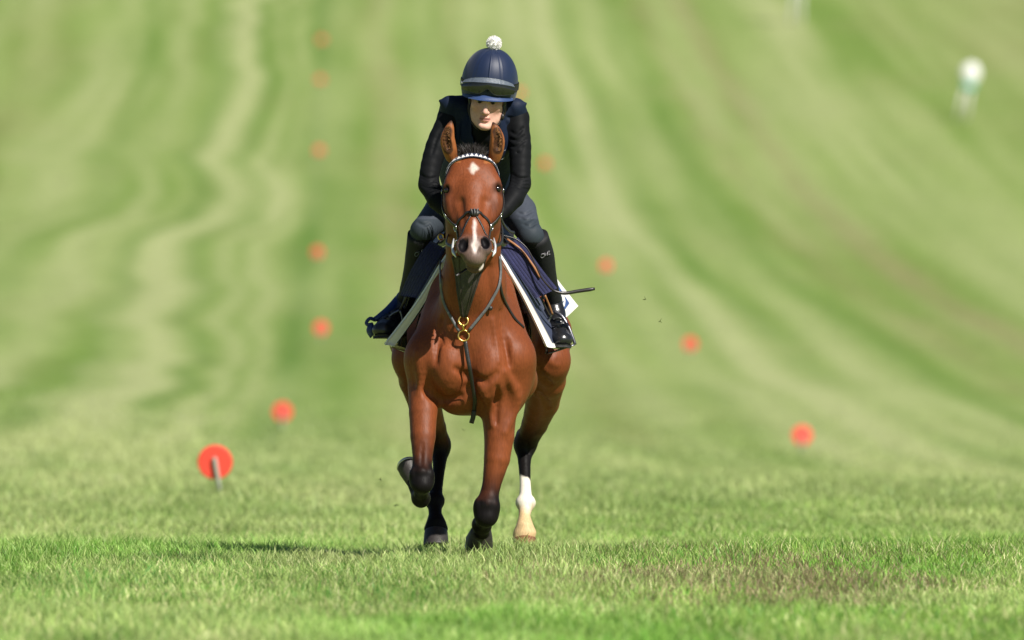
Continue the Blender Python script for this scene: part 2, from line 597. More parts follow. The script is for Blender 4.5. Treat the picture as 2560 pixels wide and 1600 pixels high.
# ------------------------------------------------------------------ grass blades
def blade_mesh(name, X, Y, H, Wd, C, lean, seed, tipc=None):
    r = np.random.default_rng(seed)
    n = len(X)
    Z = ground_z(X, Y) - .004
    az = r.uniform(0, 2 * math.pi, n)
    la = r.uniform(0, 2 * math.pi, n); le = lean * H * r.uniform(.15, 1.0, n)
    dx, dy = np.cos(la) * le, np.sin(la) * le
    wx, wy = np.cos(az) * Wd / 2, np.sin(az) * Wd / 2
    P = np.zeros((n, 5, 3), np.float32)
    for k, (f, w) in enumerate(((0, -1), (0, 1), (.55, -.8), (.55, .8), (1, 0))):
        P[:, k, 0] = X + dx * f ** 1.8 + wx * w
        P[:, k, 1] = Y + dy * f ** 1.8 + wy * w
        P[:, k, 2] = Z + H * f * (1 - .12 * lean * f)
    base = np.arange(n)[:, None] * 5
    Q = base + np.array([0, 1, 3, 2]); T = base + np.array([2, 3, 4])
    Cc = np.repeat(C[:, None, :], 5, 1)
    if tipc is not None:
        Cc[:, 4] = tipc; Cc[:, 2:4] = .5 * (Cc[:, 2:4] + tipc[:, None])
    return np_mesh(name, P.reshape(-1, 3), Q, T, Cc.reshape(-1, 3))


def grass_material():
    m, nt, b = mat_new("grass_blade")
    L = nt.links
    at = nt.nodes.new("ShaderNodeAttribute"); at.attribute_name = "Col"
    L.new(at.outputs["Color"], b.inputs["Base Color"])
    setin(b, Roughness=.5, Specular_IOR_Level=.35)
    tr = nt.nodes.new("ShaderNodeBsdfTranslucent"); L.new(at.outputs["Color"], tr.inputs[0])
    ms = nt.nodes.new("ShaderNodeMixShader"); ms.inputs[0].default_value = .42
    L.new(b.outputs[0], ms.inputs[1]); L.new(tr.outputs[0], ms.inputs[2])
    out = nt.nodes["Material Output"]; L.new(ms.outputs[0], out.inputs[0])
    return m


def build_grass():
    gm = grass_material()
    def scatter(n, L0, L1, halfw, seed):
        r = np.random.default_rng(seed)
        L = r.uniform(L0, L1, n)
        hw = halfw * L / L0
        X = r.uniform(-1, 1, n) * hw
        return X, L - DIST, r
    specs = (("grass", 450000, 34.5, 68, 2.6, (.022, .062), (.0032, .0078), .9, 1),
             ("grass", 110000, 60, 92, 4.0, (.03, .07), (.007, .015), .9, 2),
             ("grass", 70000, 88, 150, 6.4, (.03, .065), (.014, .03), .8, 3))
    for name, n, L0, L1, hw, hr, wr, lean, seed in specs:
        X, Y, r = scatter(n, L0, L1, hw, seed)
        if seed == 3:                                   # thins out into the distance
            k = r.uniform(0, 1, n) < 1 - sstep(105, 150, Y + DIST) * .95
            X, Y = X[k], Y[k]
        near = np.zeros(len(X))
        if seed == 1:                                   # longer tufts where the hooves come down
            k = 1500
            cx = r.choice((-.33, -.26, -.14, -.05, .05, .12), k)
            X = np.concatenate([X, cx + r.normal(0, .06, k)]); Y = np.concatenate([Y, r.uniform(.35, 1.12, k)])
            near = np.concatenate([near, np.ones(k)])
        n = len(X)
        L = Y + DIST
        clump = vnoise(X * 2.2, L * 1.1, 51) * .6 + vnoise(X * 6, L * 3, 52) * .4
        tuft = sstep(.62, .85, vnoise(X * 4.5 + 7, L * 2.4, 53))
        H = r.uniform(hr[0], hr[1], n) * (.5 + .9 * clump + .55 * tuft) * r.uniform(.65, 1.3, n) * (1 + .05 * near)
        Wd = r.uniform(wr[0], wr[1], n)
        C = turf_tint(X, Y)
        pick = r.uniform(0, 1, n) + .45 * (clump - .5)
        tone = np.where((pick > .86)[:, None], np.array((.075, .19, .03)), C)                  # lush dark
        tone = np.where(((pick > .45) & (pick <= .86))[:, None], C * .6 + .4 * np.array((.19, .34, .06)), tone)
        tone = np.where((pick < .14)[:, None], np.array((.44, .43, .22)), tone)                # dry straw
        dryp = sstep(.30, .85, .75 * bump1(X, .95, .75) * bump1(L, 46.3, 3.4) + .5 * (vnoise(X * 1.6 + 3, L / 2.0, 61) - .35)) * sstep(54, 49, L)
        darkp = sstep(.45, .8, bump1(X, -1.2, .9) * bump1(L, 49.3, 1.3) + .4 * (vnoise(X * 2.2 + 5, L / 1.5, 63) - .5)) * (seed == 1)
        lush = sstep(.5, .75, vnoise(X * .7 + 13, L / 4.0, 62)) * sstep(60, 52, L)
        tone = tone * (1 - .5 * lush[:, None]) + .5 * lush[:, None] * np.array((.14, .30, .04))
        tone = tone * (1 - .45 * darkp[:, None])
        rnd = (r.uniform(0, 1, n) < .6 * dryp)[:, None]
        tone = np.where(rnd, np.array((.25, .19, .115)) * r.uniform(.6, 1.2, n)[:, None], tone)
        patch = .55 * vnoise(X * 1.5 + 20, L / 1.9, 81) + .45 * vnoise(X * 4.0, L / .8, 82)
        tone = tone * (.62 + .76 * patch)[:, None]
        tone = tone + (sstep(.55, .8, vnoise(X * 1.1 + 40, L / 2.6, 83)) * .35)[:, None] * (np.array((.36, .40, .17)) - tone)
        soft = (0, .45, .85)[seed - 1]                    # towards the hill the sward reads as one pale mown surface
        tone = tone * (1 - soft) + C * soft
        if seed > 1: tone = tone * .72 + .28 * np.array((.30, .335, .155))
        if seed == 1: tone = tone * (1 - .35 * sstep(52, 64, L)[:, None]) + C * (.35 * sstep(52, 64, L)[:, None])
        tone = tone * (1 + (r.uniform(.76, 1.26, n) - 1) * (1 - .6 * soft))[:, None] * (1.72, 1.58, 1.62)[seed - 1]
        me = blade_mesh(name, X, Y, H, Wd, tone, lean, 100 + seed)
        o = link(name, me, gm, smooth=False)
        tag(o, ("short green and straw coloured grass around the galloping horse", "soft grass on the flat turf behind the horse",
                "grass at the foot of the hill between the red markers")[seed - 1], "grass", kind="stuff")
    # brownish flowering stems in the worn patch
    r = np.random.default_rng(9)
    n = 5200
    X = r.normal(.95, .6, n); Y = r.normal(-3.6, 2.6, n)
    k = vnoise(X * 1.5, Y * .7, 71) > .42
    X, Y = X[k], Y[k]; n = len(X)
    tip = np.array((.20, .12, .085)) * r.uniform(.7, 1.4, n)[:, None]
    me = blade_mesh("seed_grass", X, Y, r.uniform(.035, .085, n), r.uniform(.003, .006, n), np.tile((.2, .24, .07), (n, 1)), .5, 210, tip)
    tag(link("seed_grass", me, gm, smooth=False), "brown flowering grass stems in the worn patch of turf", "grass", kind="stuff")


build_grass()

# ------------------------------------------------------------------ course markers
M_RED = plain("marker_red", (.86, .075, .05), .45, var=.06, scale=12, bump=.05)
M_STAKE = plain("weathered_stake", (.34, .36, .30), .8, var=.25, scale=60, bump=.4)
M_WHITE = plain("white_board", (.82, .82, .80), .5, var=.05, scale=10, bump=.05)
M_TEAL = plain("teal_band", (.10, .45, .36), .5, var=.05)


def disc_mesh():
    mb = MB(); n = 40
    prof = [(0, -.007), (.102, -.007), (.111, -.004), (.113, 0), (.111, .004), (.102, .007), (0, .007)]
    V = []; F = []
    for (rr, yy) in prof:
        for k in range(n):
            a = 2 * math.pi * k / n
            V.append((rr * math.cos(a), yy, rr * math.sin(a)))
    for i in range(len(prof) - 1):
        for k in range(n):
            l = (k + 1) % n
            F.append((i * n + k, i * n + l, (i + 1) * n + l, (i + 1) * n + k))
    mb.add(V, F)
    me = bpy.data.meshes.new("disc"); me.from_pydata(mb.v, [], mb.f); me.materials.append(M_RED); me.update()
    return me


def stake_mesh(h):
    mb = MB()
    tube(mb, [(0, 0, -.06), (0, 0, h * .5), (.001, 0, h - .01), (.001, 0, h)], [.015, .015, .0145, .012], 8)
    me = bpy.data.meshes.new("stake"); me.from_pydata(mb.v, [], mb.f); me.materials.append(M_STAKE); me.update()
    me.polygons.foreach_set("use_smooth", np.ones(len(me.polygons), dtype=bool))
    return me


DISC, STAKE = disc_mesh(), stake_mesh(.25)


def marker(px, py_disc, row, label, lean=(0, 0), known_base=None):
    py = py_disc
    for _ in range(6):                     # base on the turf .21 m below the disc
        g = ground_hit(px, py); py = py_disc + .205 * FPX / (g[1] + DIST)
    if known_base: g = ground_hit(*known_base)
    e = empty("course_marker", g, label, "marker", row)
    e.rotation_euler = (lean[0], lean[1], 0)
    for nm, me, loc in (("disc", DISC, (0, .022, .215)), ("stake", STAKE, (0, 0, 0))):
        o = bpy.data.objects.new(nm, me); COL.objects.link(o); o.parent = e; o.location = loc
    return e


ORD = ("first", "second", "third", "fourth", "fifth", "sixth", "seventh")
LEFT = "red disc markers lining the wavy wheel track"
RIGHT = "red disc markers lining the open side of the gallop"
marker(548, 1162, LEFT, "red disc marker on a leaning stake at the foot of the hill", (.12, -.16), (551, 1238))
for i, (px, py) in enumerate(((706, 1032), (801, 822), (795, 632), (798, 377), (800, 200), (805, 100))):
    marker(px, py, LEFT, f"{ORD[i + 1]} red disc marker up the slope in the row beside the pale wavy wheel tracks", (.05 * (-1) ** i, .06 * math.sin(i * 2.1)))
for i, (px, py) in enumerate(((2003, 1090), (1725, 862), (1517, 665), (1363, 410), (1297, 232))):
    marker(px, py, RIGHT, f"{ORD[i]} red disc marker up the slope in the row away from the wavy wheel tracks", (-.06 * (-1) ** i, .07 * math.sin(i * 1.7 + 1)))


def white_post(px, py, label, lean):
    g = ground_hit(px, py)
    e = empty("white_post", g, label, "post", "white marker posts on the hillside")
    e.rotation_euler = (0, lean, 0)
    def put(nm, mb, mat):
        me = bpy.data.meshes.new(nm); me.from_pydata(mb.v, [], mb.f); me.materials.append(mat); me.update()
        me.polygons.foreach_set("use_smooth", np.ones(len(me.polygons), dtype=bool))
        o = bpy.data.objects.new(nm, me); COL.objects.link(o); o.parent = e
    for s in (-1, 1):
        put("leg", tube(MB(), [(s * .14, 0, -.1), (s * .12, 0, .5), (s * .09, 0, .95)], .045, 8), M_STAKE_PALE)
    put("collar", blob(MB(), (0.02, 0, 1.0), (.2, .12, .14)), M_TEAL)
    put("head", blob(MB(), (0, 0, 1.36), (.28, .16, .34)), M_WHITE)
    return e


M_STAKE_PALE = plain("pale_post", (.62, .60, .55), .7, var=.1)
white_post(2403, 300, "white round headed post with a teal collar and pale legs on the hillside", .2)
white_post(1990, 60, "white post farther up the hill, only its pale legs showing", .05).scale = (1.3, 1.3, 1.6)

# ================================================================== HORSE
HX = W(1182, 800, 0)[0]


def build_horse():
    S = SDF((HX - .47, -.66, -.02), (HX + .50, 2.05, 2.02), .0062)
    c = lambda x, y, z: np.array((HX + x, y, z))
    # trunk
    S.ell(c(0, .60, 1.03), (.225, .58, .37), 0)
    S.ell(c(0, .66, .92), (.262, .50, .26), .08)
    S.ell(c(0, .42, 1.27), (.085, .34, .19), .10)
    S.ell(c(.02, 1.15, 1.03), (.265, .50, .31), .10)
    S.ell(c(.03, 1.55, 1.14), (.27, .36, .28), .10)
    S.ell(c(0, .12, .95), (.20, .22, .26), .10)
    # shoulders
    for s, px_top, px_pt in ((-1, -.085, -.19), (1, .08, .165)):
        S.chain([c(px_top, .36, 1.30), c(px_pt * .72, .17, 1.08), c(px_pt, .03, .91)], (.07, .092, .10), .07)
        S.chain([c(px_pt, .03, .90), c(s * .18, .22, .80)], (.10, .11), .07)
    # breast muscles
    S.ell(c(-.105, -.045, .865), (.088, .085, .125), .035)
    S.ell(c(.075, -.05, .85), (.085, .09, .14), .035)
    S.ell(c(-.075, .06, .735), (.085, .10, .085), .05)
    S.ell(c(.0, .1, .72), (.11, .14, .075), .05)
    # groove down the middle of the breast and under the muscles
    S.chain([c(-.008, -.155, 1.0), c(-.015, -.155, .90), c(-.012, -.15, .78)], (.008, .016, .012), .035, '-')
    S.chain([c(-.20, -.11, .80), c(-.14, -.14, .765), c(-.07, -.13, .77)], (.008, .014, .01), .03, '-')
    # neck
    S.chain([c(0, .05, 1.06), c(0.003, -.045, 1.24), c(.003, -.13, 1.42), c(0, -.2, 1.56)], (.165, .135, .11, .095), .07, kk=.05)
    S.chain([c(0, .34, 1.36), c(0, .1, 1.56), c(0, -.1, 1.72)], (.07, .07, .06), .10, kk=.05)
    S.chain([c(0, .2, 1.22), c(0, 0, 1.45), c(0, -.13, 1.62)], (.12, .1, .085), .08, kk=.05)
    # windpipe and jugular grooves
    S.chain([c(-.085, -.14, 1.12), c(-.07, -.185, 1.3)], (.008, .006), .04, '-')
    S.chain([c(.085, -.14, 1.10), c(.07, -.185, 1.3)], (.008, .006), .04, '-')
    # ---- right foreleg (photo left), lifted and folded
    S.chain([c(-.205, .06, .86), c(-.215, .04, .76), c(-.222, -.015, .655), c(-.222, -.06, .55), c(-.224, -.10, .45), c(-.2265, -.125, .395)],
            (.085, .075, .0625, .056, .043, .046), .045)
    S.ell(c(-.2265, -.135, .362), (.058, .056, .062), .02)
    S.ell(c(-.225, -.165, .335), (.045, .04, .038), .02)
    for q in (-1, 1): S.ell(c(-.2265 + q * .036, -.155, .385), (.018, .022, .026), .014)
    for q in (-1, 1): S.ell(c(.061 + q * .036, -.035, .240), (.018, .022, .028), .014)
    S.ell(c(-.2265, -.175, .395), (.022, .016, .02), .014)
    S.ell(c(.063, -.052, .250), (.022, .016, .02), .014)
    S.chain([c(-.2265, -.11, .345), c(-.23, .02, .315), c(-.232, .12, .285)], (.045, .033, .033), .02)
    S.ell(c(-.232, .14, .272), (.043, .047, .045), .015)
    S.chain([c(-.235, .15, .275), c(-.263, .20, .34)], (.036, .033), .015)
    # ---- left foreleg (photo right), knee low, cannon folded back
    S.chain([c(.16, .06, .86), c(.135, .06, .76), c(.117, .05, .66), c(.118, .035, .55), c(.108, .02, .45), c(.083, .005, .33), c(.066, -.005, .26)],
            (.10, .092, .079, .067, .058, .041, .044), .045)
    S.ell(c(.18, .08, .80), (.075, .10, .13), .05)
    S.ell(c(.061, -.015, .215), (.058, .054, .062), .02)
    S.ell(c(.06, -.035, .185), (.046, .04, .04), .02)
    S.chain([c(.06, .01, .21), c(.05, .14, .18), c(.042, .24, .158)], (.045, .033, .033), .02)
    S.ell(c(.04, .26, .15), (.046, .046, .045), .015)
    S.chain([c(.04, .27, .145), c(.038, .33, .11)], (.036, .036), .015)
    # ---- left hind (photo right)
    w = W
    S.chain([w(1290, 780, 1.5), w(1346, 840, 1.25), w(1368, 900, 1.12)], (.20, .145, .096), .09, kk=.05)
    S.chain([w(1368, 900, 1.12), w(1366, 950, 1.22), w(1356, 1005, 1.38), w(1337, 1060, 1.50), w(1318, 1100, 1.58)], (.096, .088, .077, .059, .05), .05, kk=.01)
    S.ell(w(1312, 1112, 1.59), (.048, .06, .06), .03)
    S.chain([w(1308, 1085, 1.63), w(1308, 1112, 1.64)], (.03, .034), .03)
    S.chain([w(1312, 1115, 1.59), w(1311, 1155, 1.53), w(1313, 1207, 1.46), w(1314, 1250, 1.40)], (.044, .029, .0245, .030), .02)
    S.ell(w(1314, 1257, 1.39), (.047, .046, .040), .014)
    S.chain([w(1314, 1265, 1.38), w(1311, 1289, 1.34), w(1312, 1318, 1.31)], (.034, .0255, .042), .012)
    S.ell(w(1312, 1332, 1.31), (.053, .050, .036), .012)
    S.ell(w(1309, 1345, 1.31), (.051, .050, .034), .012)
    # ---- right hind (photo left, behind the folded foreleg)
    S.chain([w(1100, 780, 1.5), w(1055, 840, 1.25), w(1040, 895, 1.08)], (.20, .145, .10), .09, kk=.05)
    S.chain([w(1040, 895, 1.08), w(1046, 950, 1.18), w(1062, 1010, 1.30), w(1084, 1070, 1.42), w(1098, 1105, 1.48)], (.10, .088, .074, .056, .047), .05, kk=.01)
    S.ell(w(1099, 1118, 1.48), (.046, .06, .06), .03)
    S.chain([w(1100, 1120, 1.48), w(1098, 1165, 1.41), w(1094, 1210, 1.35), w(1088, 1245, 1.30)], (.043, .029, .0245, .032), .02)
    S.ell(w(1087, 1252, 1.29), (.046, .046, .042), .014)
    S.chain([w(1087, 1260, 1.28), w(1088, 1284, 1.24), w(1090, 1308, 1.21)], (.034, .029, .046), .014)
    S.ell(w(1090, 1322, 1.21), (.055, .050, .034), .012)

    # ---- head
    O = w(1180, 398, -.19)
    ax = unit((.022, -.57, -.82)); nn = unit((0, -.82, .57)); ss = unit(np.cross(nn, ax)) * -1
    if ss[0] < 0: ss = -ss
    nn = unit(np.cross(ax, ss)); nn = nn if nn[1] < 0 else -nn
    A = np.array((ss, ax, nn))
    H = lambda s, t, n: O + s * ss + t * ax + n * nn
    S.ell(H(0, .03, -.10), (.092, .11, .095), .05, axes=A)
    S.ell(H(0, .095, -.062), (.110, .135, .064), .04, axes=A)
    S.ell(H(0, .06, -.05), (.085, .10, .056), .04, axes=A)
    for s in (-1, 1):
        S.ell(H(s * .066, .175, -.162), (.054, .125, .11), .04, axes=A)                 # cheek
        S.ell(H(s * .090, .105, -.045), (.036, .052, .040), .025, axes=A)
        S.ell(H(s * .103, .17, -.085), (.028, .08, .05), .03, axes=A)              # brow over the eye
        S.ell(H(s * .06, .055, -.03), (.035, .05, .03), .03, axes=A)                   # temple
    S.chain([H(0, .15, -.058), H(0, .27, -.052), H(0, .40, -.046)], (.066, .055, .044), .045, kk=.01)   # nose bone
    S.chain([H(0, .20, -.19), H(0, .32, -.135), H(0, .43, -.10)], (.055, .042, .036), .05, kk=.03)     # jaw
    S.chain([H(0, .16, -.12), H(0, .40, -.075)], (.085, .055), .05)
    for s in (-1, 1):
        S.chain([H(s * .098, .18, -.085), H(s * .084, .27, -.078)], (.016, .010), .03)                 # facial crest
        S.chain([H(s * .058, .22, -.012), H(s * .052, .33, -.012)], (.010, .008), .03, '-')            # flat sides of the nose bone
    S.ell(H(0, .452, -.058), (.056, .060, .055), .04, axes=A)                          # muzzle
    for s in (-1, 1):
        S.ell(H(s * .047, .452, -.032), (.034, .046, .036), .022, axes=A)              # nostril wings
    S.ell(H(0, .503, -.055), (.046, .034, .040), .022, axes=A)                          # upper lip
    S.ell(H(0.002, .495, -.108), (.041, .042, .032), .014, axes=A)                      # lower lip
    S.chain([H(-.05, .512, -.092), H(0, .545, -.086), H(.05, .512, -.092)], (.004, .006, .004), .008, '-')
    S.ell(H(-.050, .462, .002), (.023, .034, .030), .008, '-', axes=A)
    S.ell(H(-.040, .440, .004), (.014, .022, .022), .008, '-', axes=A)                 # nostrils
    S.ell(H(.051, .455, .003), (.020, .026, .026), .008, '-', axes=A)
    S.ell(H(.042, .438, .004), (.013, .018, .020), .008, '-', axes=A)
    S.ell(H(0.006, .485, -.002), (.007, .022, .010), .016, '-', axes=A)                # cleft of the upper lip
    eyes = []
    for s in (-1, 1):
        e = H(s * .1085, .134, -.046)
        S.ell(e + s * ss * .009 + nn * .012, (.015, .022, .015), .010, '-', axes=A)
        eyes.append(e)
        S.chain([e + s * ss * .004 - ax * .016 + nn * .020, e + s * ss * .014 - ax * .013 + nn * .010, e + s * ss * .018 - ax * .004 - nn * .004], (.006, .008, .005), .010)
    def crease(pts, rr, k=.018, depth=.0):
        Pq = [S.hit(a, b) + np.array((0, -depth, 0)) for a, b in pts]
        S.chain(spline(Pq, 9), np.interp(np.linspace(0, 1, 9), np.linspace(0, 1, len(rr)), rr), k, '-')
    def ridge(pts, rr, k=.018, depth=.0):
        Pq = [S.hit(a, b) + np.array((0, depth, 0)) for a, b in pts]
        S.chain(spline(Pq, 9), np.interp(np.linspace(0, 1, 9), np.linspace(0, 1, len(rr)), rr), k, '+')
    crease(((1140, 922), (1165, 938), (1190, 948), (1216, 952), (1240, 934)), (.003, .011, .014, .010, .003), .03)
    crease(((1243, 968), (1240, 1000), (1237, 1036), (1240, 1058)), (.004, .013, .012, .003), .022)
    ridge(((1198, 955), (1212, 985), (1226, 1020), (1230, 1062)), (.006, .014, .013, .004), .025, .002)
    ridge(((1262, 930), (1290, 985), (1284, 1030), (1262, 1080)), (.006, .016, .016, .006), .03, .004)
    crease(((1052, 965), (1078, 990), (1112, 1000), (1150, 990)), (.004, .012, .012, .004), .03)
    ridge(((1045, 880), (1052, 930), (1048, 980)), (.006, .016, .006), .03, .004)
    ridge(((1232, 800), (1240, 860), (1246, 905)), (.004, .007, .003), .02, .001)
    crease(((1252, 780), (1262, 850), (1272, 910)), (.004, .008, .003), .03)
    crease(((1105, 800), (1098, 850), (1090, 905)), (.004, .008, .003), .03)
    for k in range(5):                                   # skin folds at the base of the neck
        crease(((1088 + 9 * k, 812 + 3 * k), (1094 + 9 * k, 838 + 3 * k), (1104 + 9 * k, 866 + 2 * k)), (.001, .0045, .001), .010)
    ridge(((1385, 895), (1378, 905), (1392, 912)), (.010, .014, .008), .02, .008)
    crease(((1345, 925), (1362, 950), (1378, 962)), (.003, .012, .003), .03)
    crease(((1350, 985), (1365, 1005), (1372, 1020)), (.003, .008, .003), .025)
    crease(((1318, 1108), (1322, 1135)), (.004, .004), .012)
    crease(((1056, 1110), (1054, 1140), (1054, 1165)), (.002, .004, .002), .012)
    # ---- ears
    ear_pts = []
    for base, b2, mid, up, tip, dxo in (((1130, 396), (1124, 374), (1119, 346), (1125, 316), (1129, 298), -1),
                                        ((1236, 398), (1241, 374), (1243, 346), (1237, 318), (1231, 303), 1)):
        P = [w(*base, -.13), w(*b2, -.15), w(*mid, -.165), w(*up, -.17), w(*tip, -.165)]
        Pe = spline(P, 15); tt = np.linspace(0, 1, 15)
        Re = np.interp(tt, (0, .2, .4, .55, .7, .85, .94, 1), (.021, .025, .0265, .0235, .0165, .0080, .0036, .0010))
        S.chain(Pe, Re, .016, kk=.003, sq=(1.28, 1, 1))
        Q = [p + np.array((dxo * .006, -.022, 0)) for p in P[1:4]]
        Qe = spline([Q[0] + np.array((0, -.003, .004)), Q[1], Q[2] + np.array((0, .002, .004))], 11)
        S.chain(Qe, np.interp(np.linspace(0, 1, 11), (0, .25, .6, 1), (.008, .0145, .012, .003)), .006, '-', kk=.003, sq=(1.15, 1, 1))
        ear_pts.append((P, Q, dxo))

    V, F = S.mesh(2)
    # ---- coat colours
    rel = V - O
    hs, ht, hn = rel @ ss, rel @ ax, rel @ nn
    x, y, z = V[:, 0] - HX, V[:, 1], V[:, 2]
    nz = vnoise(V[:, 0] * 40 + V[:, 1] * 23, V[:, 2] * 40, 5) - .5
    nz2 = vnoise(V[:, 0] * 9 + V[:, 1] * 6, V[:, 2] * 8, 6) - .5
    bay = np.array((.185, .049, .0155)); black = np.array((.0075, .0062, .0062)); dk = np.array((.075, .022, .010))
    C = np.tile(bay, (len(V), 1)) * (1 + .25 * nz2[:, None])
    def mix(wt, col):
        nonlocal C
        wt = np.clip(wt, 0, 1)[:, None]; C = C * (1 - wt) + np.asarray(col) * wt
    head = (y < -.12) & (z > 1.2) & (ht > -.05) & (hn > -.175) & (hn > -.30 + .25 * ht)
    low = z < .72
    # limbs: black stockings, faded upwards
    rf = low & (x < -.12) & (y < .5)
    mix(rf * sstep(.60, .44, z + .05 * nz + .03 * nz2), dk); mix(rf * sstep(.50, .40, z + .04 * nz), black)
    lf = low & (x > -.12) & (y < .6) & (x < .25)
    mix(lf * sstep(.46, .33, z + .05 * nz + .03 * nz2), dk); mix(lf * sstep(.37, .25, z + .05 * nz), black)
    hd = low & (y > .75)
    mix(hd * sstep(.66, .50, z + .06 * nz2), dk); mix(hd * sstep(.60, .47, z + .08 * nz2 + .03 * nz), black)
    sock = low & (y > .9) & (x > .1)
    mix(sock * sstep(.352, .322, z + .06 * nz), (.74, .68, .58))
    mix(sock * sstep(.235, .16, z + .03 * nz) * .85, (.56, .37, .16))
    mix(sock * sstep(.065, .045, z + .02 * nz), (.22, .09, .045))
    # face
    mix(head * sstep(.36, .47, ht + .04 * nz) * .8, (.085, .066, .060))                               # grey muzzle
    mix(head * sstep(.40, .48, ht) * sstep(-.09, -.05, hn) * bump1(hs, .02, .05) * .35, (.24, .18, .15))
    for e in eyes:
        d = np.linalg.norm((V - e) * (1, 1, 1), axis=1)
        mix(head * sstep(.048, .024, d + .010 * nz) * .9, (.03, .014, .010))
    mix(head * sstep(.055, .095, np.abs(hs)) * sstep(.12, .22, ht) * .55, dk)  # sides of the face darkened, their shade painted into the coat colour
    star = np.abs(hs - .004) / .027 + np.abs(ht - .060) / .036
    mix(head * (hn > -.06) * sstep(1.25, .35, star + .7 * nz) * .85, (.66, .55, .48))
    bl = np.abs(hs - .004) / (.0055 + .0055 * bump1(ht, .36, .024) + .010 * bump1(ht, .455, .025))
    mix(head * (hn > -.05) * sstep(.315, .345, ht) * sstep(.512, .485, ht) * sstep(1.5, .4, bl + 1.2 * nz) * .85, (.72, .60, .56))
    mix(head * bump1(hs, -.035, .016) * bump1(ht, .24, .07) * .35 * (hn > -.05), dk)                  # dark flecks by the nose bone
    mix(head * (ht > .50) * (hn < -.088) * (hs > .02) * bump1(hn, -.098, .01), (.7, .6, .55))
    for i, sx in ((0, -.049), (1, .050)):
        d = np.sqrt(((hs - sx) / .024) ** 2 + ((ht - (.457, .450)[i]) / .036) ** 2)
        mix(head * (hn < -.004) * (hn > -.06) * sstep(1.2, .85, d), (.006, .005, .006))
    # ears: pale fringe, dark inside and tips
    for P, Q, dxo in ear_pts:
        up = V[:, 2] - P[0][2]
        near = (up > -.02) & (np.abs(V[:, 0] - P[2][0]) < .06) & (y > -.28) & (y < 0)
        mix(near * .6, (.36, .13, .04))
        dq = np.min([np.linalg.norm(V - (Q[0] * (1 - t) + Q[1] * t), axis=1) for t in (0, .25, .5, .75, 1)] + [np.linalg.norm(V - (Q[1] * (1 - t) + Q[2] * t), axis=1) for t in (.3, .6)], axis=0)
        inn = near & (y < P[2][1] + .004)
        mix(inn * sstep(.026, .018, dq) * .9, (.035, .018, .012))
        mix(near * sstep(P[3][2] - .004, P[4][2] - .006, V[:, 2]) * .95, (.02, .015, .014))
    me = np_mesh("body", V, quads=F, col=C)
    coat = attr_mat("bay_coat", rough=.52, var=.20, scale=70, stretch=(2.2, 2.2, .5), bump=.4, bdist=.002, sheen=.0, spec=.22, big=.16, bigscale=10, bigdist=.02)
    root = empty("horse", (HX, .7, 0), "bay horse galloping with a white star, white snip and one white sock", "horse")
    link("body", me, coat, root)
    # ---- eyes
    M_EYE = plain("horse_eye", (.012, .007, .005), .08, var=0, bump=0, spec=.7)
    for i, e in enumerate(eyes):
        s = (-1, 1)[i]
        blob(MB(), e + s * ss * .003 + nn * .002, (.0155, .018, .0165), A).build("eye", M_EYE, root)
    # ---- hooves
    M_HOOF = plain("dark_hoof", (.030, .025, .023), .55, var=.35, scale=30, bump=.5, bscale=60)
    M_HOOFB = plain("brown_hoof", (.19, .075, .035), .5, var=.35, scale=30, bump=.5, bscale=60)
    M_SHOE = plain("steel_shoe", (.55, .55, .56), .35, metal=1., var=.1)

    def hoof(top, d, fwd, r0, r1, ln, mat, shoe=True):
        d = unit(d); fwd = unit(np.asarray(fwd) - d * np.dot(fwd, d)); sd = np.cross(d, fwd)
        mb = MB(); n = 24; V = []; F = []
        prof = ((-.10, r0 * .75), (0, r0), (.12, r0 * 1.04), (.9, r1), (1, r1 * .99), (1, r1 * .6), (.93, r1 * .2))
        for (f, rr) in prof:
            for k in range(n):
                a = 2 * math.pi * k / n
                ca, sa = math.cos(a), math.sin(a)
                slant = fwd * (.030 * f * (1 if ca > -.2 else .4))
                flat = .80 if ca < -.3 else 1.0
                V.append(top + d * ln * f * (1 - .22 * max(-ca, 0)) + slant + fwd * rr * ca * flat + sd * rr * sa * .95)
        for i in range(len(prof) - 1):
            for k in range(n):
                l = (k + 1) % n
                F.append((i * n + k, (i + 1) * n + k, (i + 1) * n + l, i * n + l))
        F.append(tuple((len(prof) - 1) * n + k for k in range(n)))
        F.append(tuple(range(n))[::-1])
        mb.add(V, F)
        h = mb.build("hoof", mat, root)
        if shoe:
            P = [top + d * (ln * (1 - .22 * max(-math.cos(a), 0)) + .003) + fwd * (.030 + r1 * .9 * math.cos(a)) + sd * r1 * .86 * math.sin(a) for a in np.linspace(-2.4, 2.4, 22)]
            tube(MB(), P, .007, 6).build("shoe", M_SHOE, h)
    hoof(w(1312, 1346, 1.30), (.02, -.3, -1), (0, -1, 0), .053, .060, .062, M_HOOFB, False)
    hoof(w(1090, 1326, 1.20), (0, -.36, -1), (0, -1, 0), .054, .062, .090, M_HOOF, False)
    hoof(c(-.264, .205, .345), (-.28, .55, .60), (-.2, -.9, .7), .038, .050, .075, M_HOOF)
    hoof(c(.036, .33, .115), (-.10, .75, -.40), (0, -.4, -.9), .050, .066, .085, M_HOOF)
    # ---- hair
    M_HAIR = plain("black_hair", (.022, .016, .014), .55, var=.3, scale=90, bump=.1)
    r = np.random.default_rng(3)
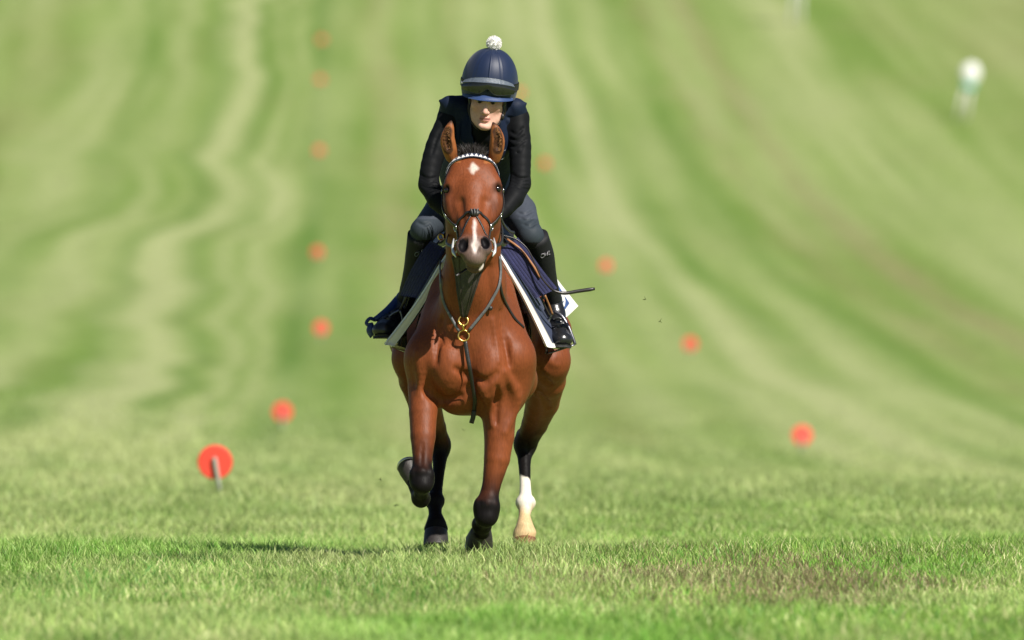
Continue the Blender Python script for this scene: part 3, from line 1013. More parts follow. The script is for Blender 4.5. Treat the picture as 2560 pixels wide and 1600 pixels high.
    def strands(name, pts, dirs, lens, wid, mat, par):
        mb = MB()
        for p, d, l in zip(pts, dirs, lens):
            d = unit(d); side = unit(np.cross(d, r.normal(size=3))) * wid
            droop = np.array((0, .0, -.18 * l))
            q1 = p + d * l * .5 + droop * .2; q2 = p + d * l + droop
            mb.add([p - side, p + side, q1 + side * .8, q1 - side * .8, q2], [(0, 1, 2, 3), (3, 2, 4)])
        return mb.build(name, mat, par, False)
    n = 620
    base = np.array([H(r.uniform(-.045, .045), r.uniform(-.03, .0), -.02 + r.uniform(-.03, .004)) for _ in range(n)])
    base = S.snap(base, -.004)
    strands("forelock", base, [np.array((r.normal(0, .35) + (b[0] - HX) * 3, r.normal(.15, .25), 1.0)) for b in base], r.uniform(.025, .08, n), .0012, M_HAIR, root)
    n = 900
    tt = r.uniform(0, 1, n)
    crest = np.array([c(r.normal(0, .012), .34 - .42 * t, 1.455 + .34 * t) for t in tt])
    crest = S.snap(crest, -.004)
    strands("mane", crest, [np.array((r.choice((-1, 1)) * r.uniform(.2, 1), r.normal(0, .3), r.uniform(.1, .9))) for _ in tt], r.uniform(.06, .13, n), .003, M_HAIR, root)
    P = spline([c(.03, 1.86, 1.22), c(.03, 2.0, 1.15), c(.035, 2.08, .9), c(.04, 2.12, .62)], 14)
    tl = MB(); tube(tl, P, [.02, .03, .035, .04, .045, .05, .052, .052, .05, .046, .04, .032, .022, .008], 12)
    tl.build("tail", M_HAIR, root)
    M_EARH = plain("ear_hair", (.42, .20, .085), .6, var=.3, scale=120, bump=0)
    for P, Q, dxo in ear_pts:
        pts, dr = [], []
        for _ in range(170):
            t = r.uniform(0, 1.85); i = int(t); f = t - i
            q = Q[i] * (1 - f) + Q[i + 1] * f
            side = dxo if r.uniform() < .75 else -dxo
            pts.append(q + np.array((side * (.012 if i == 0 else .012 * (1 - f * .6)), .004, r.normal(0, .004))))
            dr.append(np.array((-side * .5 + r.normal(0, .3), -.6, r.uniform(.2, 1.2))))
        pts = S.snap(np.array(pts), -.002)
        strands("ear_hair", pts, dr, r.uniform(.010, .024, len(pts)), .0011, M_EARH, root)
    return S, root, H, A, O, eyes


HS, HORSE, HH, HA, HO, EYES = build_horse()

# ================================================================== TACK
M_LEATHER = plain("black_leather", (.018, .016, .015), .42, var=.3, scale=60, bump=.25, spec=.5)
M_LEATHER_D = plain("dark_leather", (.030, .022, .017), .5, var=.3, scale=60, bump=.3)
M_BIB = plain("bib_leather", (.040, .034, .027), .55, var=.35, scale=45, bump=.35)
M_TAN = plain("tan_leather", (.33, .15, .06), .5, var=.2)
M_BRASS = plain("brass", (.78, .52, .14), .28, metal=1., var=.1, bump=.05)
M_STEEL = plain("steel", (.62, .62, .63), .25, metal=1., var=.1, bump=.05)
M_BIT = plain("bit_metal", (.75, .75, .74), .3, metal=.6, var=.05, bump=0)
M_NAVY = plain("navy_cloth", (.012, .022, .062), .85, var=.2, scale=30, bump=.4, bscale=420, sheen=.15)
M_NAVY2 = plain("navy_wool", (.018, .020, .075), .9, var=.25, scale=60, bump=.6, bscale=300, sheen=.2)
M_TRIM = plain("white_trim", (.78, .76, .74), .75, var=.05, scale=30, bump=.12, bscale=400)
M_GREYSTRAP = plain("worn_strap", (.12, .12, .125), .45, var=.35, scale=50, bump=.3)
M_BLUE = plain("royal_blue", (.03, .08, .26), .7, var=.1)


def strap(name, pts, w, th, mat, parent, off=.001, n=24, lift=None):
    P = HS.snap(spline(pts, n), off)
    N = HS.grad(P)
    if lift is not None: P = P + N * np.interp(np.linspace(0, 1, n), np.linspace(0, 1, len(lift)), lift)[:, None]
    return ribbon(MB(), P, N, w, th).build(name, mat, parent)


def build_bridle():
    H = HH
    root = empty("bridle", HO, "black leather bridle with a navy and white toothed browband on the horse's head", "bridle")
    # browband
    pts = [H(-.108, .045, -.075), H(-.092, .018, -.035), H(-.05, -.008, .0), H(0, -.014, .006), H(.05, -.008, .0), H(.092, .018, -.035), H(.108, .045, -.075)]
    n = 60
    P = HS.snap(spline(pts, n), .002); N = HS.grad(P)
    for _ in range(3):
        P[1:-1] = .25 * P[:-2] + .5 * P[1:-1] + .25 * P[2:]
        N[1:-1] = .25 * N[:-2] + .5 * N[1:-1] + .25 * N[2:]
    P = P + N * .004
    bb = ribbon(MB(), P, N, .032, .004).build("browband", M_NAVY, root)
    tb = ribbon(MB(), [p + HA[1] * .0130 + n_ * .0036 for p, n_ in zip(P, N)], N, .004, .0015).build("browband_edge", M_TRIM, bb)
    idx = np.linspace(2, n - 3, 16)
    for a, b in zip(idx[:-1], idx[1:]):
        f = lambda t: np.array([np.interp(t, np.arange(n), P[:, k]) for k in range(3)])
        g = lambda t: unit([np.interp(t, np.arange(n), N[:, k]) for k in range(3)])
        m = (a + b) / 2
        tg = unit(f(b) - f(a)); nn = g(m); dn = np.cross(nn, tg); dn = dn if dn[2] < 0 else -dn
        A_, B_ = f(a + .05) + dn * .0120, f(b - .05) + dn * .0120; T_ = f(m) - dn * .0105
        lo, hi = nn * .0036, nn * .0052
        V = [A_ + lo, B_ + lo, T_ + lo, A_ + hi, B_ + hi, T_ + hi]
        MB().add(V, [(3, 4, 5), (2, 1, 0), (0, 1, 4, 3), (1, 2, 5, 4), (2, 0, 3, 5)]).build("white_triangle", M_TRIM, bb, False)
    # headpiece over the poll, cheekpieces
    strap("headpiece", [H(-.108, .04, -.08), H(-.085, -.02, -.09), H(-.04, -.055, -.06), H(0, -.06, -.05), H(.04, -.055, -.06), H(.085, -.02, -.09), H(.108, .04, -.08)], .024, .004, M_LEATHER, root, .003, 30)
    for s in (-1, 1):
        strap("cheekpiece", [H(s * .108, .035, -.078), H(s * .125, .11, -.095), H(s * .12, .18, -.095), H(s * .105, .26, -.085), H(s * .086, .345, -.075), H(s * .08, .40, -.07)], .019, .004, M_LEATHER, root, .003, 30)
        strap("throat_lash", [H(s * .106, .03, -.085), H(s * .115, .1, -.15), H(s * .10, .2, -.23), H(s * .03, .25, -.26)], .012, .003, M_LEATHER, root, .003, 20)
        # buckles
        for t_ in (.115, .245):
            c = HS.snap(H(s * .122, t_, -.085), .006)[0]
            torus(MB(), c, HS.grad(c)[0], .011, .0018, 14, 5).build("buckle", M_STEEL, root)
        # crossed noseband
        strap("noseband", [H(s * .012, .290, .02), H(s * .045, .292, .0), H(s * .08, .31, -.04), H(s * .098, .325, -.075)], .013, .004, M_LEATHER, root, .002, 22)
        strap("noseband", [H(s * .012, .305, .02), H(s * .036, .345, .0), H(s * .05, .385, -.02), H(s * .062, .425, -.05), H(s * .055, .44, -.09)], .009, .003, M_LEATHER, root, .002, 22)
        c = HS.snap(H(s * .100, .322, -.075), .006)[0]
        torus(MB(), c, HS.grad(c)[0], .017, .0025, 18, 6).build("noseband_ring", M_STEEL, root)
        # bit: loose ring and its long cheek
        c = HS.snap(H(s * .075, .425, -.07), .006)[0] + s * HA[0] * .006
        torus(MB(), c, HA[0] * s + HA[2] * .35, .030, .0028, 26, 7).build("bit_ring", M_BIT, root)
        mb = MB()
        Pq = spline([c + HA[1] * -.045 + HA[0] * s * .008, c + HA[0] * s * .014, c + HA[1] * .03 + HA[0] * s * .010, c + HA[1] * .055], 12)
        tube(mb, Pq, [.003, .004, .005, .006, .006, .006, .007, .008, .008, .006, .004, .002], 8)
        mb.build("bit_cheek", M_BIT, root)
    # pad where the noseband straps cross
    c = HS.snap(H(0.006, .297, .02), .006)[0]
    pad = blob(MB(), c, (.026, .019, .010), HA).build("noseband_pad", M_LEATHER, root)
    for k in range(3):
        torus(MB(), c + HA[2] * .006 + HA[0] * (k - 1) * .013, HA[0] + HA[1] * .3 * (k - 1), .0135, .0022, 14, 5).build("stitching", M_GREYSTRAP, pad)
    # chin strap end that hangs under the mouth
    a = H(-.02, .47, -.16)
    ribbon(MB(), spline([H(.01, .44, -.145), a, W(1140, 690, -.43)], 10), [(0, -1, .2)] * 10, .012, .004).build("strap_end", M_LEATHER, root)
    # reins from the bit to the hands
    for s, hand in ((-1, W(1150, 552, .0)), (1, W(1236, 548, .0))):
        c = HS.snap(H(s * .075, .425, -.07), .008)[0] + s * HA[0] * .01
        P = spline([c, c + np.array((s * .035, .12, .02)), hand + np.array((s * .03, -.12, -.02)), hand, hand + np.array((s * -.02, .04, -.05))], 30)
        ribbon(MB(), P, [(s, -.2, .3)] * 30, .016, .004).build("rein", M_LEATHER, root)
    P = spline([W(1245, 530, -.16), W(1258, 560, -.1), W(1272, 577, .0), W(1285, 582, .12)], 16)
    ribbon(MB(), P, [(.6, -.8, .2)] * 16, .014, .004).build("rein_end", M_LEATHER, root)


build_bridle()


def build_breastplate():
    root = empty("breastplate", W(1160, 838, -.16), "black leather bib breastplate with two brass rings on the horse's chest", "breastplate")
    def hp(px, py, off=.004, y0=-.33):
        p = HS.hit(px, py, y0); g = HS.grad(p)[0]
        return p + g * off
    # bib between the neck straps
    rows = []
    for v in np.linspace(0, 1, 18):
        py = 640 + 152 * v
        xl, xr = 1134 + 22 * v, 1214 - 48 * v
        rows.append([hp(x, py, .006) for x in np.linspace(xl, xr, 12)])
    G = np.array(rows)
    for _ in range(2): G[1:-1, 1:-1] = .25 * (G[:-2, 1:-1] + G[2:, 1:-1] + G[1:-1, :-2] + G[1:-1, 2:])
    bib = sheet(MB(), G, .004).build("bib", M_BIB, root)
    for j in (0, 1, 10, 11)[::3] + (2, 9):
        P = G[:, j] + np.array((0, -.004, 0))
        ribbon(MB(), P, [(0, -1, .15)] * len(P), .007 if j in (2, 9) else .010, .002).build("bib_strap", M_LEATHER_D, bib)
    # rings
    r1 = hp(1160, 800, .012); r2 = hp(1161, 838, .016)
    torus(MB(), r1, (.05, -1, .25), .021, .0045, 26, 8).build("ring", M_BRASS, root)
    torus(MB(), r2, (.1, -1, .15), .024, .0042, 26, 8).build("ring", M_BRASS, root)
    tube(MB(), spline([r1 + (0, -.004, -.018), r1 + (0, -.008, -.03), r2 + (0, -.006, .022)], 8), [.005, .007, .007, .006, .004, .004, .006, .004], 8).build("snap_hook", M_BRASS, root)
    # straps
    def st(name, px, w, mat, lift, th=.004, y0=-.33):
        P = np.array([hp(a, b, .003, y0) for a, b in px])
        P = spline(P, 26); N = HS.grad(P)
        N = np.array([unit(a + np.array((0, -.6, 0))) for a in N])
        P = P + np.array((0, -1, 0)) * np.interp(np.linspace(0, 1, 26), np.linspace(0, 1, len(lift)), lift)[:, None]
        return ribbon(MB(), P, N, w, th).build(name, mat, root)
    st("shoulder_strap", [(1148, 828), (1128, 792), (1112, 758), (1105, 725), (1103, 690), (1102, 650)], .014, M_GREYSTRAP, (.014, .012, .01, .006, .004, .002))
    st("shoulder_strap", [(1172, 826), (1196, 796), (1216, 770), (1232, 744), (1246, 714), (1250, 680), (1248, 640)], .014, M_GREYSTRAP, (.014, .012, .01, .006, .004, .002))
    st("girth_strap", [(1163, 852), (1168, 885), (1175, 920), (1182, 960), (1187, 1000), (1185, 1026)], .019, M_LEATHER, (.016, .03, .035, .03, .02, .012))
    e = hp(1185, 1026, .004)
    ribbon(MB(), spline([e + (0, -.012, .004), e + (-.004, -.01, -.025), e + (-.012, .0, -.052)], 8), [(.2, -1, 0)] * 8, .022, .007).build("strap_loop", M_LEATHER, root)
    st("martingale_rein", [(1248, 700), (1254, 735), (1268, 768), (1286, 797), (1308, 820)], .012, M_LEATHER, (.003, .004, .004, .004, .002))
    c = hp(1222, 768, .014); blob(MB(), c, (.011, .008, .011)).build("keeper", M_LEATHER, root)
    for a, b in ((1102, 592), (1243, 595)):
        torus(MB(), W(a, b, -.08), (.4, -1, 0), .013, .0032, 20, 6).build("neck_ring", M_BRASS, root)


build_breastplate()


def lerp_rows(rows, n, m):
    """rows: list of polylines (each list of points, same length); smooth grid n x m."""
    R = np.array([spline(r, m) for r in rows])
    return np.array([spline(R[:, j], n) for j in range(m)]).transpose(1, 0, 2)


def build_saddle_cloth():
    root = empty("saddle_cloth", W(1182, 640, .5), "navy exercise sheet with white edging under the saddle", "saddle cloth")
    def side(front, shifts, back, ys):
        f = [W(x, y, d) for (x, y), d in zip(front, ys)]
        rows = [f]
        for dx, dy in shifts:
            rows.append([W(x + dx * (.35 + .65 * k / (len(front) - 1)), y + 3 * (k > 0), d + dy) for k, ((x, y), d) in enumerate(zip(front, ys))])
        rows.append([W(*b) for b in back])
        return lerp_rows(rows, 26, 30)
    fl = [(1184, 598), (1140, 610), (1106, 652), (1070, 712), (1036, 764), (1000, 812), (962, 860)]
    bl = [(1190, 600, 1.05), (1122, 612, 1.05), (1070, 655, 1.05), (1036, 715, 1.05), (1020, 775, 1.03), (1012, 828, 1.0), (1014, 882, .98)]
    GL = side(fl, ((24, .03), (14, .25)), bl, (.30, .26, .24, .26, .29, .32, .34))
    fr = [(1184, 598), (1218, 608), (1246, 640), (1276, 690), (1306, 742), (1336, 802), (1366, 866)]
    br = [(1190, 600, 1.05), (1250, 612, 1.05), (1302, 650, 1.05), (1330, 715, 1.05), (1362, 770, 1.03), (1388, 815, 1.0), (1400, 845, .98)]
    GR = side(fr, ((20, .03), (38, .22)), br, (.30, .26, .24, .26, .29, .32, .34))
    rng = np.random.default_rng(5)
    for G, nm in ((GL, -1), (GR, 1)):
        uu, vv = np.meshgrid(np.linspace(0, 1, 26), np.linspace(0, 1, 30), indexing='ij')
        G[..., 0] += .008 * np.sin(uu * 17 + vv * 4) * vv * sstep(.05, .3, uu)
        sheet(MB(), G, .006).build("cloth_side", M_NAVY, root)
        # bound edges: along the front and along the hem
        k = 8
        e = G[:k].copy()
        # narrow to the width of the binding
        f0 = G[0]; gi = lambda t: G[0] + (G[1] - G[0]) * t if t < 1 else G[int(t)] + (G[int(t) + 1] - G[int(t)]) * (t - int(t))
        e = np.array([gi(t) for t in (-.25, 0, 1, 2, 3, 4, 5, 6)])
        sheet(MB(), e, .013).build("white_binding", M_TRIM, root)
        h = np.array([[G[i, -1] + (G[i, -2] - G[i, -1]) * t for t in (-.1, .3, .75)] for i in range(0, 26)])
        sheet(MB(), h, .012).build("white_binding", M_TRIM, root)
    # loose rear corner that flies out behind the boot, with its emblem
    Y = 1.0
    quad = np.array([[W(1352, 660, Y), W(1390, 692, Y - .02)], [W(1356, 790, Y + .04), W(1398, 803, Y)]])
    tip = W(1445, 766, Y - .05)
    outline = [(1360, 668), (1390, 694), (1418, 730), (1446, 765), (1424, 786), (1400, 806), (1362, 812)]
    def plate(name, pts, y, th, mat, par, bend=.0):
        P = [W(a, b, y - bend * (a - 1360) / 85) for a, b in pts]
        n = len(P); d = np.array((0, th, 0))
        V = [p for p in P] + [p + d for p in P]
        F = [tuple(range(n)), tuple(range(2 * n - 1, n - 1, -1))] + [(i, n + i, n + (i + 1) % n, (i + 1) % n) for i in range(n)]
        return MB().add(V, F).build(name, mat, par, False)
    fl_ = plate("corner_flap", outline, Y, .006, M_TRIM, root, -.05)
    plate("emblem", [(1386, 700), (1398, 716), (1412, 740), (1424, 758), (1412, 775), (1409, 790), (1400, 788), (1386, 776), (1380, 740)], Y - .004, .003, M_BLUE, fl_, -.05)
    plate("emblem_mark", [(1399, 735), (1410, 736), (1414, 752), (1412, 764), (1408, 772), (1402, 758), (1400, 746), (1396, 742)], Y - .008, .003, M_TRIM, fl_, -.05)
    plate("emblem_mark", [(1405, 743), (1406, 745), (1402, 750), (1401, 748)], Y - .012, .003, M_BLUE, fl_, -.05)
    plate("emblem_mark", [(1409, 751), (1410, 753), (1408, 757), (1407, 755)], Y - .012, .003, M_BLUE, fl_, -.05)
    # knotted tie blown out on the shaded side
    M_TIE = plain("blue_tie", (.014, .035, .13), .45, var=.2, bump=.3)
    P = spline([W(1000, 752, .62), W(975, 775, .56), W(953, 790, .52), W(936, 799, .5)], 12)
    tie = tube(MB(), P, np.linspace(.030, .011, 12), 12).build("knotted_tie", M_TIE, root)
    P = spline([W(937, 800, .5), W(925, 796, .485), W(916, 806, .48), W(920, 812, .475), W(932, 810, .48)], 12)
    tube(MB(), P, .0085, 8).build("tie_loop", M_TIE, tie)
    P = spline([W(929, 808, .48), W(927, 822, .475), W(927, 834, .475), W(926, 845, .478)], 9)
    tube(MB(), P, [.008, .013, .018, .020, .020, .018, .014, .008, .002], 8).build("tie_end", M_TIE, tie)


build_saddle_cloth()


def build_saddle():
    root = empty("saddle", W(1190, 600, .55), "black exercise saddle with navy ribbed pads and steel stirrups under the rider", "saddle")
    # seat: lofted over the back
    rows = []
    for y, zz, hw in ((.34, 1.50, .07), (.40, 1.545, .11), (.55, 1.50, .14), (.75, 1.505, .17), (.92, 1.56, .17), (.98, 1.55, .13)):
        rows.append([(HX + hw * a, y, zz - .09 * a * a) for a in np.linspace(-1, 1, 9)])
    sheet(MB(), lerp_rows(rows, 24, 20), .03).build("seat", M_LEATHER, root)
    def flap(name, A, mat, th=.008):
        return sheet(MB(), lerp_rows([[W(*p) for p in r] for r in A], 18, 18), th).build(name, mat, root)
    flap("flap", [[(1130, 584, .42), (1092, 610, .38), (1060, 660, .38), (1032, 715, .40), (1012, 772, .44)],
                  [(1128, 580, .58), (1085, 600, .56), (1045, 650, .58), (1015, 710, .62), (1000, 760, .64)]], M_LEATHER)
    flap("flap", [[(1242, 584, .42), (1278, 605, .38), (1316, 650, .38), (1342, 700, .40), (1358, 748, .44)],
                  [(1246, 580, .58), (1290, 598, .56), (1332, 640, .58), (1358, 700, .62), (1368, 748, .64)]], M_LEATHER)
    # ribbed wool pads folded over the flaps
    for s, A in ((1, [[(1254, 622, .33), (1280, 660, .31), (1312, 704, .32), (1342, 744, .34)], [(1292, 596, .345), (1322, 634, .33), (1356, 680, .34), (1390, 722, .36)]]),
                 (-1, [[(1112, 622, .33), (1088, 660, .31), (1062, 704, .32), (1040, 744, .34)], [(1080, 604, .345), (1052, 640, .33), (1024, 690, .36), (1004, 738, .42)]])):
        G = lerp_rows([[W(*p) for p in r] for r in A], 40, 18)
        rib = .0035 * np.sin(np.linspace(0, 13 * math.pi, 40))
        G[:, :, 1] -= rib[:, None]
        sheet(MB(), G, .016).build("ribbed_pad", M_NAVY2, root)
    # tan lining showing between flap and pad
    P = spline([W(1268, 598, .33), W(1300, 622, .31), W(1330, 660, .31), W(1350, 694, .32)], 18)
    ribbon(MB(), P, [(.3, -1, .3)] * 18, .010, .004).build("flap_lining", M_TAN, root)
    # stirrup leathers and irons
    for pts in (((1352, 742, .40), (1364, 770, .44), (1374, 790, .47)), ((1362, 738, .41), (1373, 764, .45), (1381, 786, .48))):
        ribbon(MB(), spline([W(*p) for p in pts], 10), [(.2, -1, .2)] * 10, .010, .004).build("stirrup_leather", M_TAN if pts[0][0] == 1362 else M_LEATHER_D, root)
    ribbon(MB(), spline([W(1020, 735, .42), W(1008, 760, .46), W(1000, 775, .5)], 10), [(-.2, -1, .2)] * 10, .014, .004).build("stirrup_leather", M_LEATHER_D, root)
    M_IRON = plain("stirrup_iron", (.16, .16, .18), .3, metal=.8, var=.1, bump=.05)
    for pts in (((1384, 778, .50), (1404, 790, .49), (1420, 815, .48), (1431, 842, .47), (1438, 862, .465)), ((1384, 778, .50), (1372, 800, .5), (1366, 840, .48), (1366, 884, .47))):
        P = spline([W(*p) for p in pts], 16)
        ribbon(MB(), P, [(.15, -1, .25)] * 16, .014, .009).build("stirrup_iron", M_IRON, root)
    P = [W(1438, 863, .465), W(1402, 876, .465), W(1366, 887, .465)]
    ribbon(MB(), spline(P, 8), [(0, 0, 1)] * 8, .055, .008).build("stirrup_tread", M_IRON, root)
    for pts in (((1000, 775, .5), (975, 790, .5), (955, 820, .5), (948, 836, .5)), ((1000, 775, .5), (1006, 800, .5), (1004, 840, .5), (1000, 866, .5))):
        P = spline([W(*p) for p in pts], 16)
        ribbon(MB(), P, [(-.15, -1, .25)] * 16, .012, .008).build("stirrup_iron", M_IRON, root)
    ribbon(MB(), spline([W(948, 836, .5), W(975, 852, .5), W(1000, 867, .5)], 8), [(0, 0, 1)] * 8, .055, .008).build("stirrup_tread", M_IRON, root)
    # girth
    P = [(HX + .30 * math.sin(a), .55, 1.02 - .40 * math.cos(a)) for a in np.linspace(-1.9, 1.9, 40)]
    P = HS.snap(np.array(P), .004); N = HS.grad(P)
    ribbon(MB(), P, N, .09, .006).build("girth", M_LEATHER_D, root)


build_saddle()


def build_whip():
    P = spline([W(1256, 588, .27), W(1290, 598, .285), W(1318, 622, .285), W(1338, 660, .285), W(1354, 694, .29), W(1372, 716, .30), W(1388, 728, .31), W(1412, 733, .32), W(1445, 728, .33), W(1487, 722, .34)], 60)
    r = np.interp(np.linspace(0, 1, 60), (0, .5, .66, .72, .97, 1), (.003, .0045, .005, .0075, .0088, .006))
    o = tube(MB(), P, r, 10).build("riding_whip", plain("whip_black", (.022, .018, .018), .35, var=.2, bump=.1), None)
    tag(o, "thin black riding whip bent round the rider's leg with its handle sticking out", "whip")


build_whip()

# ================================================================== RIDER
def build_rider():
    w = W
    root = empty("person", w(1200, 560, .6), "person in dark jersey and navy vest crouched over the horse's neck, bobble hat on helmet", "person")
    lo = np.array((w(915, 0, .4)[0], -.16, .84)); hi = np.array((w(1460, 0, .4)[0], 1.12, 2.25))
    S = SDF(lo, hi, .0052)
    # head frame
    E = w(1216, 252, .03)
    u = unit((.085, -.16, .97)); f = unit(np.array((-.06, -1, -.16))); f = unit(f - u * (f @ u)); s_ = unit(np.cross(f, u))
    if s_[0] < 0: s_ = -s_
    A = np.array((s_, u, f))
    H = lambda a, b, c: E + a * s_ + b * u + c * f
    # torso, leaning forward
    S.chain([w(1209, 350, .27), w(1205, 420, .5), w(1205, 480, .8)], (.125, .168, .165), 0, kk=.05)
    S.chain([w(1126, 290, .25), w(1209, 302, .28), w(1292, 294, .25)], (.052, .10, .052), .06, kk=.03)
    S.chain([w(1212, 330, .16), w(1214, 290, .11)], (.062, .055), .04)                   # neck
    for sg, P, R in ((-1, [(1121, 296, .22), (1094, 360, .19), (1076, 420, .155), (1072, 462, .13)], (.046, .050, .045, .043)),
                     (1, [(1294, 298, .22), (1300, 360, .19), (1301, 420, .155), (1301, 460, .13)], (.047, .050, .046, .043))):
        S.chain(spline([w(*p) for p in P], 9), np.interp(np.linspace(0, 3, 9), range(4), R), .035)
    S.chain([w(1072, 462, .13), w(1094, 500, .08), w(1120, 528, .035), w(1138, 545, .005)], (.044, .046, .036, .026), .02)
    S.chain([w(1301, 460, .13), w(1284, 495, .08), w(1264, 522, .035), w(1246, 540, .005)], (.044, .046, .036, .026), .02)
    def fold(pts, rr, op='-', k=.012):
        Pq = [S.hit(a, b, -.15, 1.) for a, b in pts]
        S.chain(spline(Pq, 9), np.interp(np.linspace(0, 1, 9), np.linspace(0, 1, len(rr)), rr), k, op)
    for k in range(4):
        fold(((1281, 436 + 9 * k), (1300, 446 + 8 * k), (1322, 444 + 10 * k)), (.001, .003 - .0005 * k, .001))
        fold(((1052, 436 + 9 * k), (1072, 447 + 8 * k), (1094, 442 + 10 * k)), (.001, .003 - .0005 * k, .001))
        fold(((1278 - 2 * k, 330 + 17 * k), (1292 + 3 * (k % 2), 336 + 15 * k), (1308 + 4 * (k % 3), 320 + 14 * k + 5 * (k % 2))), (.001, .0035 - .0004 * k, .001))
    fold(((1105, 320), (1092, 345), (1080, 385)), (.001, .005, .001))
    # hands: fists closed on the reins
    for sg, hx, hy in ((-1, 1150, 552), (1, 1236, 548)):
        c = w(hx, hy, -.02)
        S.ell(c, (.026, .036, .038), .015)
        for k in range(4):
            z = c[2] + .028 - .019 * k
            r = .0095 - .0006 * abs(k - 1)
            ln = (.034, .038, .036, .028)[k]
            S.chain([np.array((c[0] + sg * .018, c[1] - .02, z)), np.array((c[0] + sg * .012, c[1] - .02 - ln * .9, z)), np.array((c[0] - sg * .014, c[1] - .018 - ln * .8, z - .003)),
                     np.array((c[0] - sg * .020, c[1] - .018, z - .004))], (r, r, r * .95, r * .85), .004, kk=.006)
        S.chain([np.array((c[0] - sg * .016, c[1] + .012, c[2] + .020)), np.array((c[0] - sg * .022, c[1] - .02, c[2] + .036)), np.array((c[0] - sg * .008, c[1] - .045, c[2] + .038))], (.012, .011, .009), .005)
    # legs
    S.ell(w(1206, 475, .84), (.17, .16, .14), .06)
    S.chain([w(1160, 490, .76), w(1104, 530, .55), w(1060, 574, .38)], (.092, .080, .056), .06)
    S.chain([w(1252, 484, .76), w(1297, 530, .55), w(1324, 586, .38)], (.092, .080, .054), .06)
    S.chain([w(1056, 580, .39), w(1050, 625, .45), w(1040, 670, .50), w(1020, 735, .58), w(1012, 756, .61)], (.052, .053, .050, .036, .034), .025, kk=.02)
    S.chain([w(1330, 592, .39), w(1348, 625, .45), w(1357, 660, .50), w(1378, 735, .58), w(1383, 760, .61)], (.052, .053, .050, .034, .032), .025, kk=.02)
    S.chain([w(1012, 756, .61), w(990, 788, .60), w(965, 815, .50)], (.034, .034, .03), .02)
    S.chain([w(1383, 760, .61), w(1390, 800, .60), w(1400, 838, .50)], (.032, .034, .03), .02)
    for a in range(3):
        fold(((1308 - 6 * a, 560 - 14 * a), (1326 - 6 * a, 566 - 15 * a), (1344 - 5 * a, 556 - 15 * a)), (.001, .005, .001))
        if a < 1: fold(((1044 + 6 * a, 556 - 10 * a), (1060 + 7 * a, 563 - 12 * a), (1074 + 8 * a, 557 - 10 * a)), (.001, .004, .001))
    # head
    S.ell(H(0, .045, -.095), (.072, .105, .098), .02, axes=A)
    S.ell(H(0, -.035, -.058), (.064, .088, .058), .03, axes=A)
    for sg in (-1, 1):
        S.ell(H(sg * .044, -.028, -.028), (.022, .018, .022), .025, axes=A)
        S.chain([H(sg * .054, -.05, -.075), H(sg * .040, -.09, -.045), H(sg * .014, -.116, -.012)], (.016, .016, .014), .025)
        S.ell(H(sg * .076, -.012, -.09), (.009, .028, .017), .008, axes=A)
        S.ell(H(sg * .030, -.004, .006), (.016, .010, .012), .016, '-', axes=A)
        S.chain([H(sg * .012, .016, .0), H(sg * .045, .014, -.012)], (.008, .007), .016)
    S.ell(H(0, -.117, -.006), (.020, .014, .015), .018, axes=A)
    S.chain([H(0, .006, -.002), H(0, -.028, .010), H(0, -.050, .019)], (.008, .009, .0115), .014, kk=.008)
    for sg in (-1, 1): S.ell(H(sg * .011, -.053, .008), (.009, .008, .009), .008, axes=A)
    S.ell(H(0, -.0765, .002), (.022, .0065, .010), .007, axes=A)
    S.ell(H(0, -.0885, .001), (.019, .0075, .010), .007, axes=A)
    S.chain([H(-.022, -.083, .002), H(0, -.0825, .013), H(.022, -.083, .002)], (.0016, .0026, .0016), .005, '-')
    S.ell(H(0, -.101, .006), (.016, .005, .006), .01, '-', axes=A)

    V, F = S.mesh(2)
    rel = V - E; hs, hu, hf = rel @ s_, rel @ u, rel @ f
    x, y, z = V.T
    def py_of(V): return 800 + FPX * ((CAM_H - V[:, 2]) / (DIST + V[:, 1]) - PITCH)
    def px_of(V): return 1280 + FPX * V[:, 0] / (DIST + V[:, 1])
    py, px = py_of(V), px_of(V)
    C = np.tile((.0085, .0090, .0102), (len(V), 1))                                  # black jersey
    def mix(wt, col):
        nonlocal C
        wt = np.clip(wt, 0, 1)[:, None] * 1.0; C = C * (1 - wt) + np.asarray(col) * wt
    legs = ((y > .30) & (py > 470)) | ((y > .6) & (py > 440))
    mix(legs, (.052, .060, .078))                                                  # grey-blue breeches
    knee = legs & (py > 548) & (y < .48)
    mix(knee * .75, (.030, .040, .048))                                            # seat of leather on the knees
    shin = legs & (((px > 1310) & (py > 606)) | ((px < 1080) & (py > 600)))
    mix(shin, (.016, .016, .018))
    skin = (hu > -.135) & (hu < .2) & (np.abs(hs) < .1) & (hf > -.12 + .25 * np.clip(-hu - .05, 0, 1)) & (y < .16) & ~((hu < -.10) & (hf < -.045))
    nz = vnoise(V[:, 0] * 90, V[:, 2] * 90, 3) - .5
    mix(skin, (.70, .41, .32))
    mix(skin * bump1(hu, -.04, .03) * bump1(np.abs(hs), .042, .02) * .5, (.60, .26, .20))
    mix(skin * bump1(hu, -.05, .014) * bump1(hs, 0, .014) * .4, (.62, .27, .21))
    mix(skin * bump1(hu, -.0825, .0085) * (np.abs(hs) < .024) * (hf > -.02) * .85, (.50, .17, .15))
    mix(skin * bump1(hu, -.0828, .0022) * (np.abs(hs) < .023) * (hf > -.02) * .8, (.14, .04, .04))
    mix(skin * bump1(hu, .0145, .0045) * bump1(np.abs(hs), .031, .016) * .8, (.10, .055, .035))
    mix(skin * bump1(hu, -.0025, .006) * bump1(np.abs(hs), .031, .014) * .75, (.13, .06, .05))
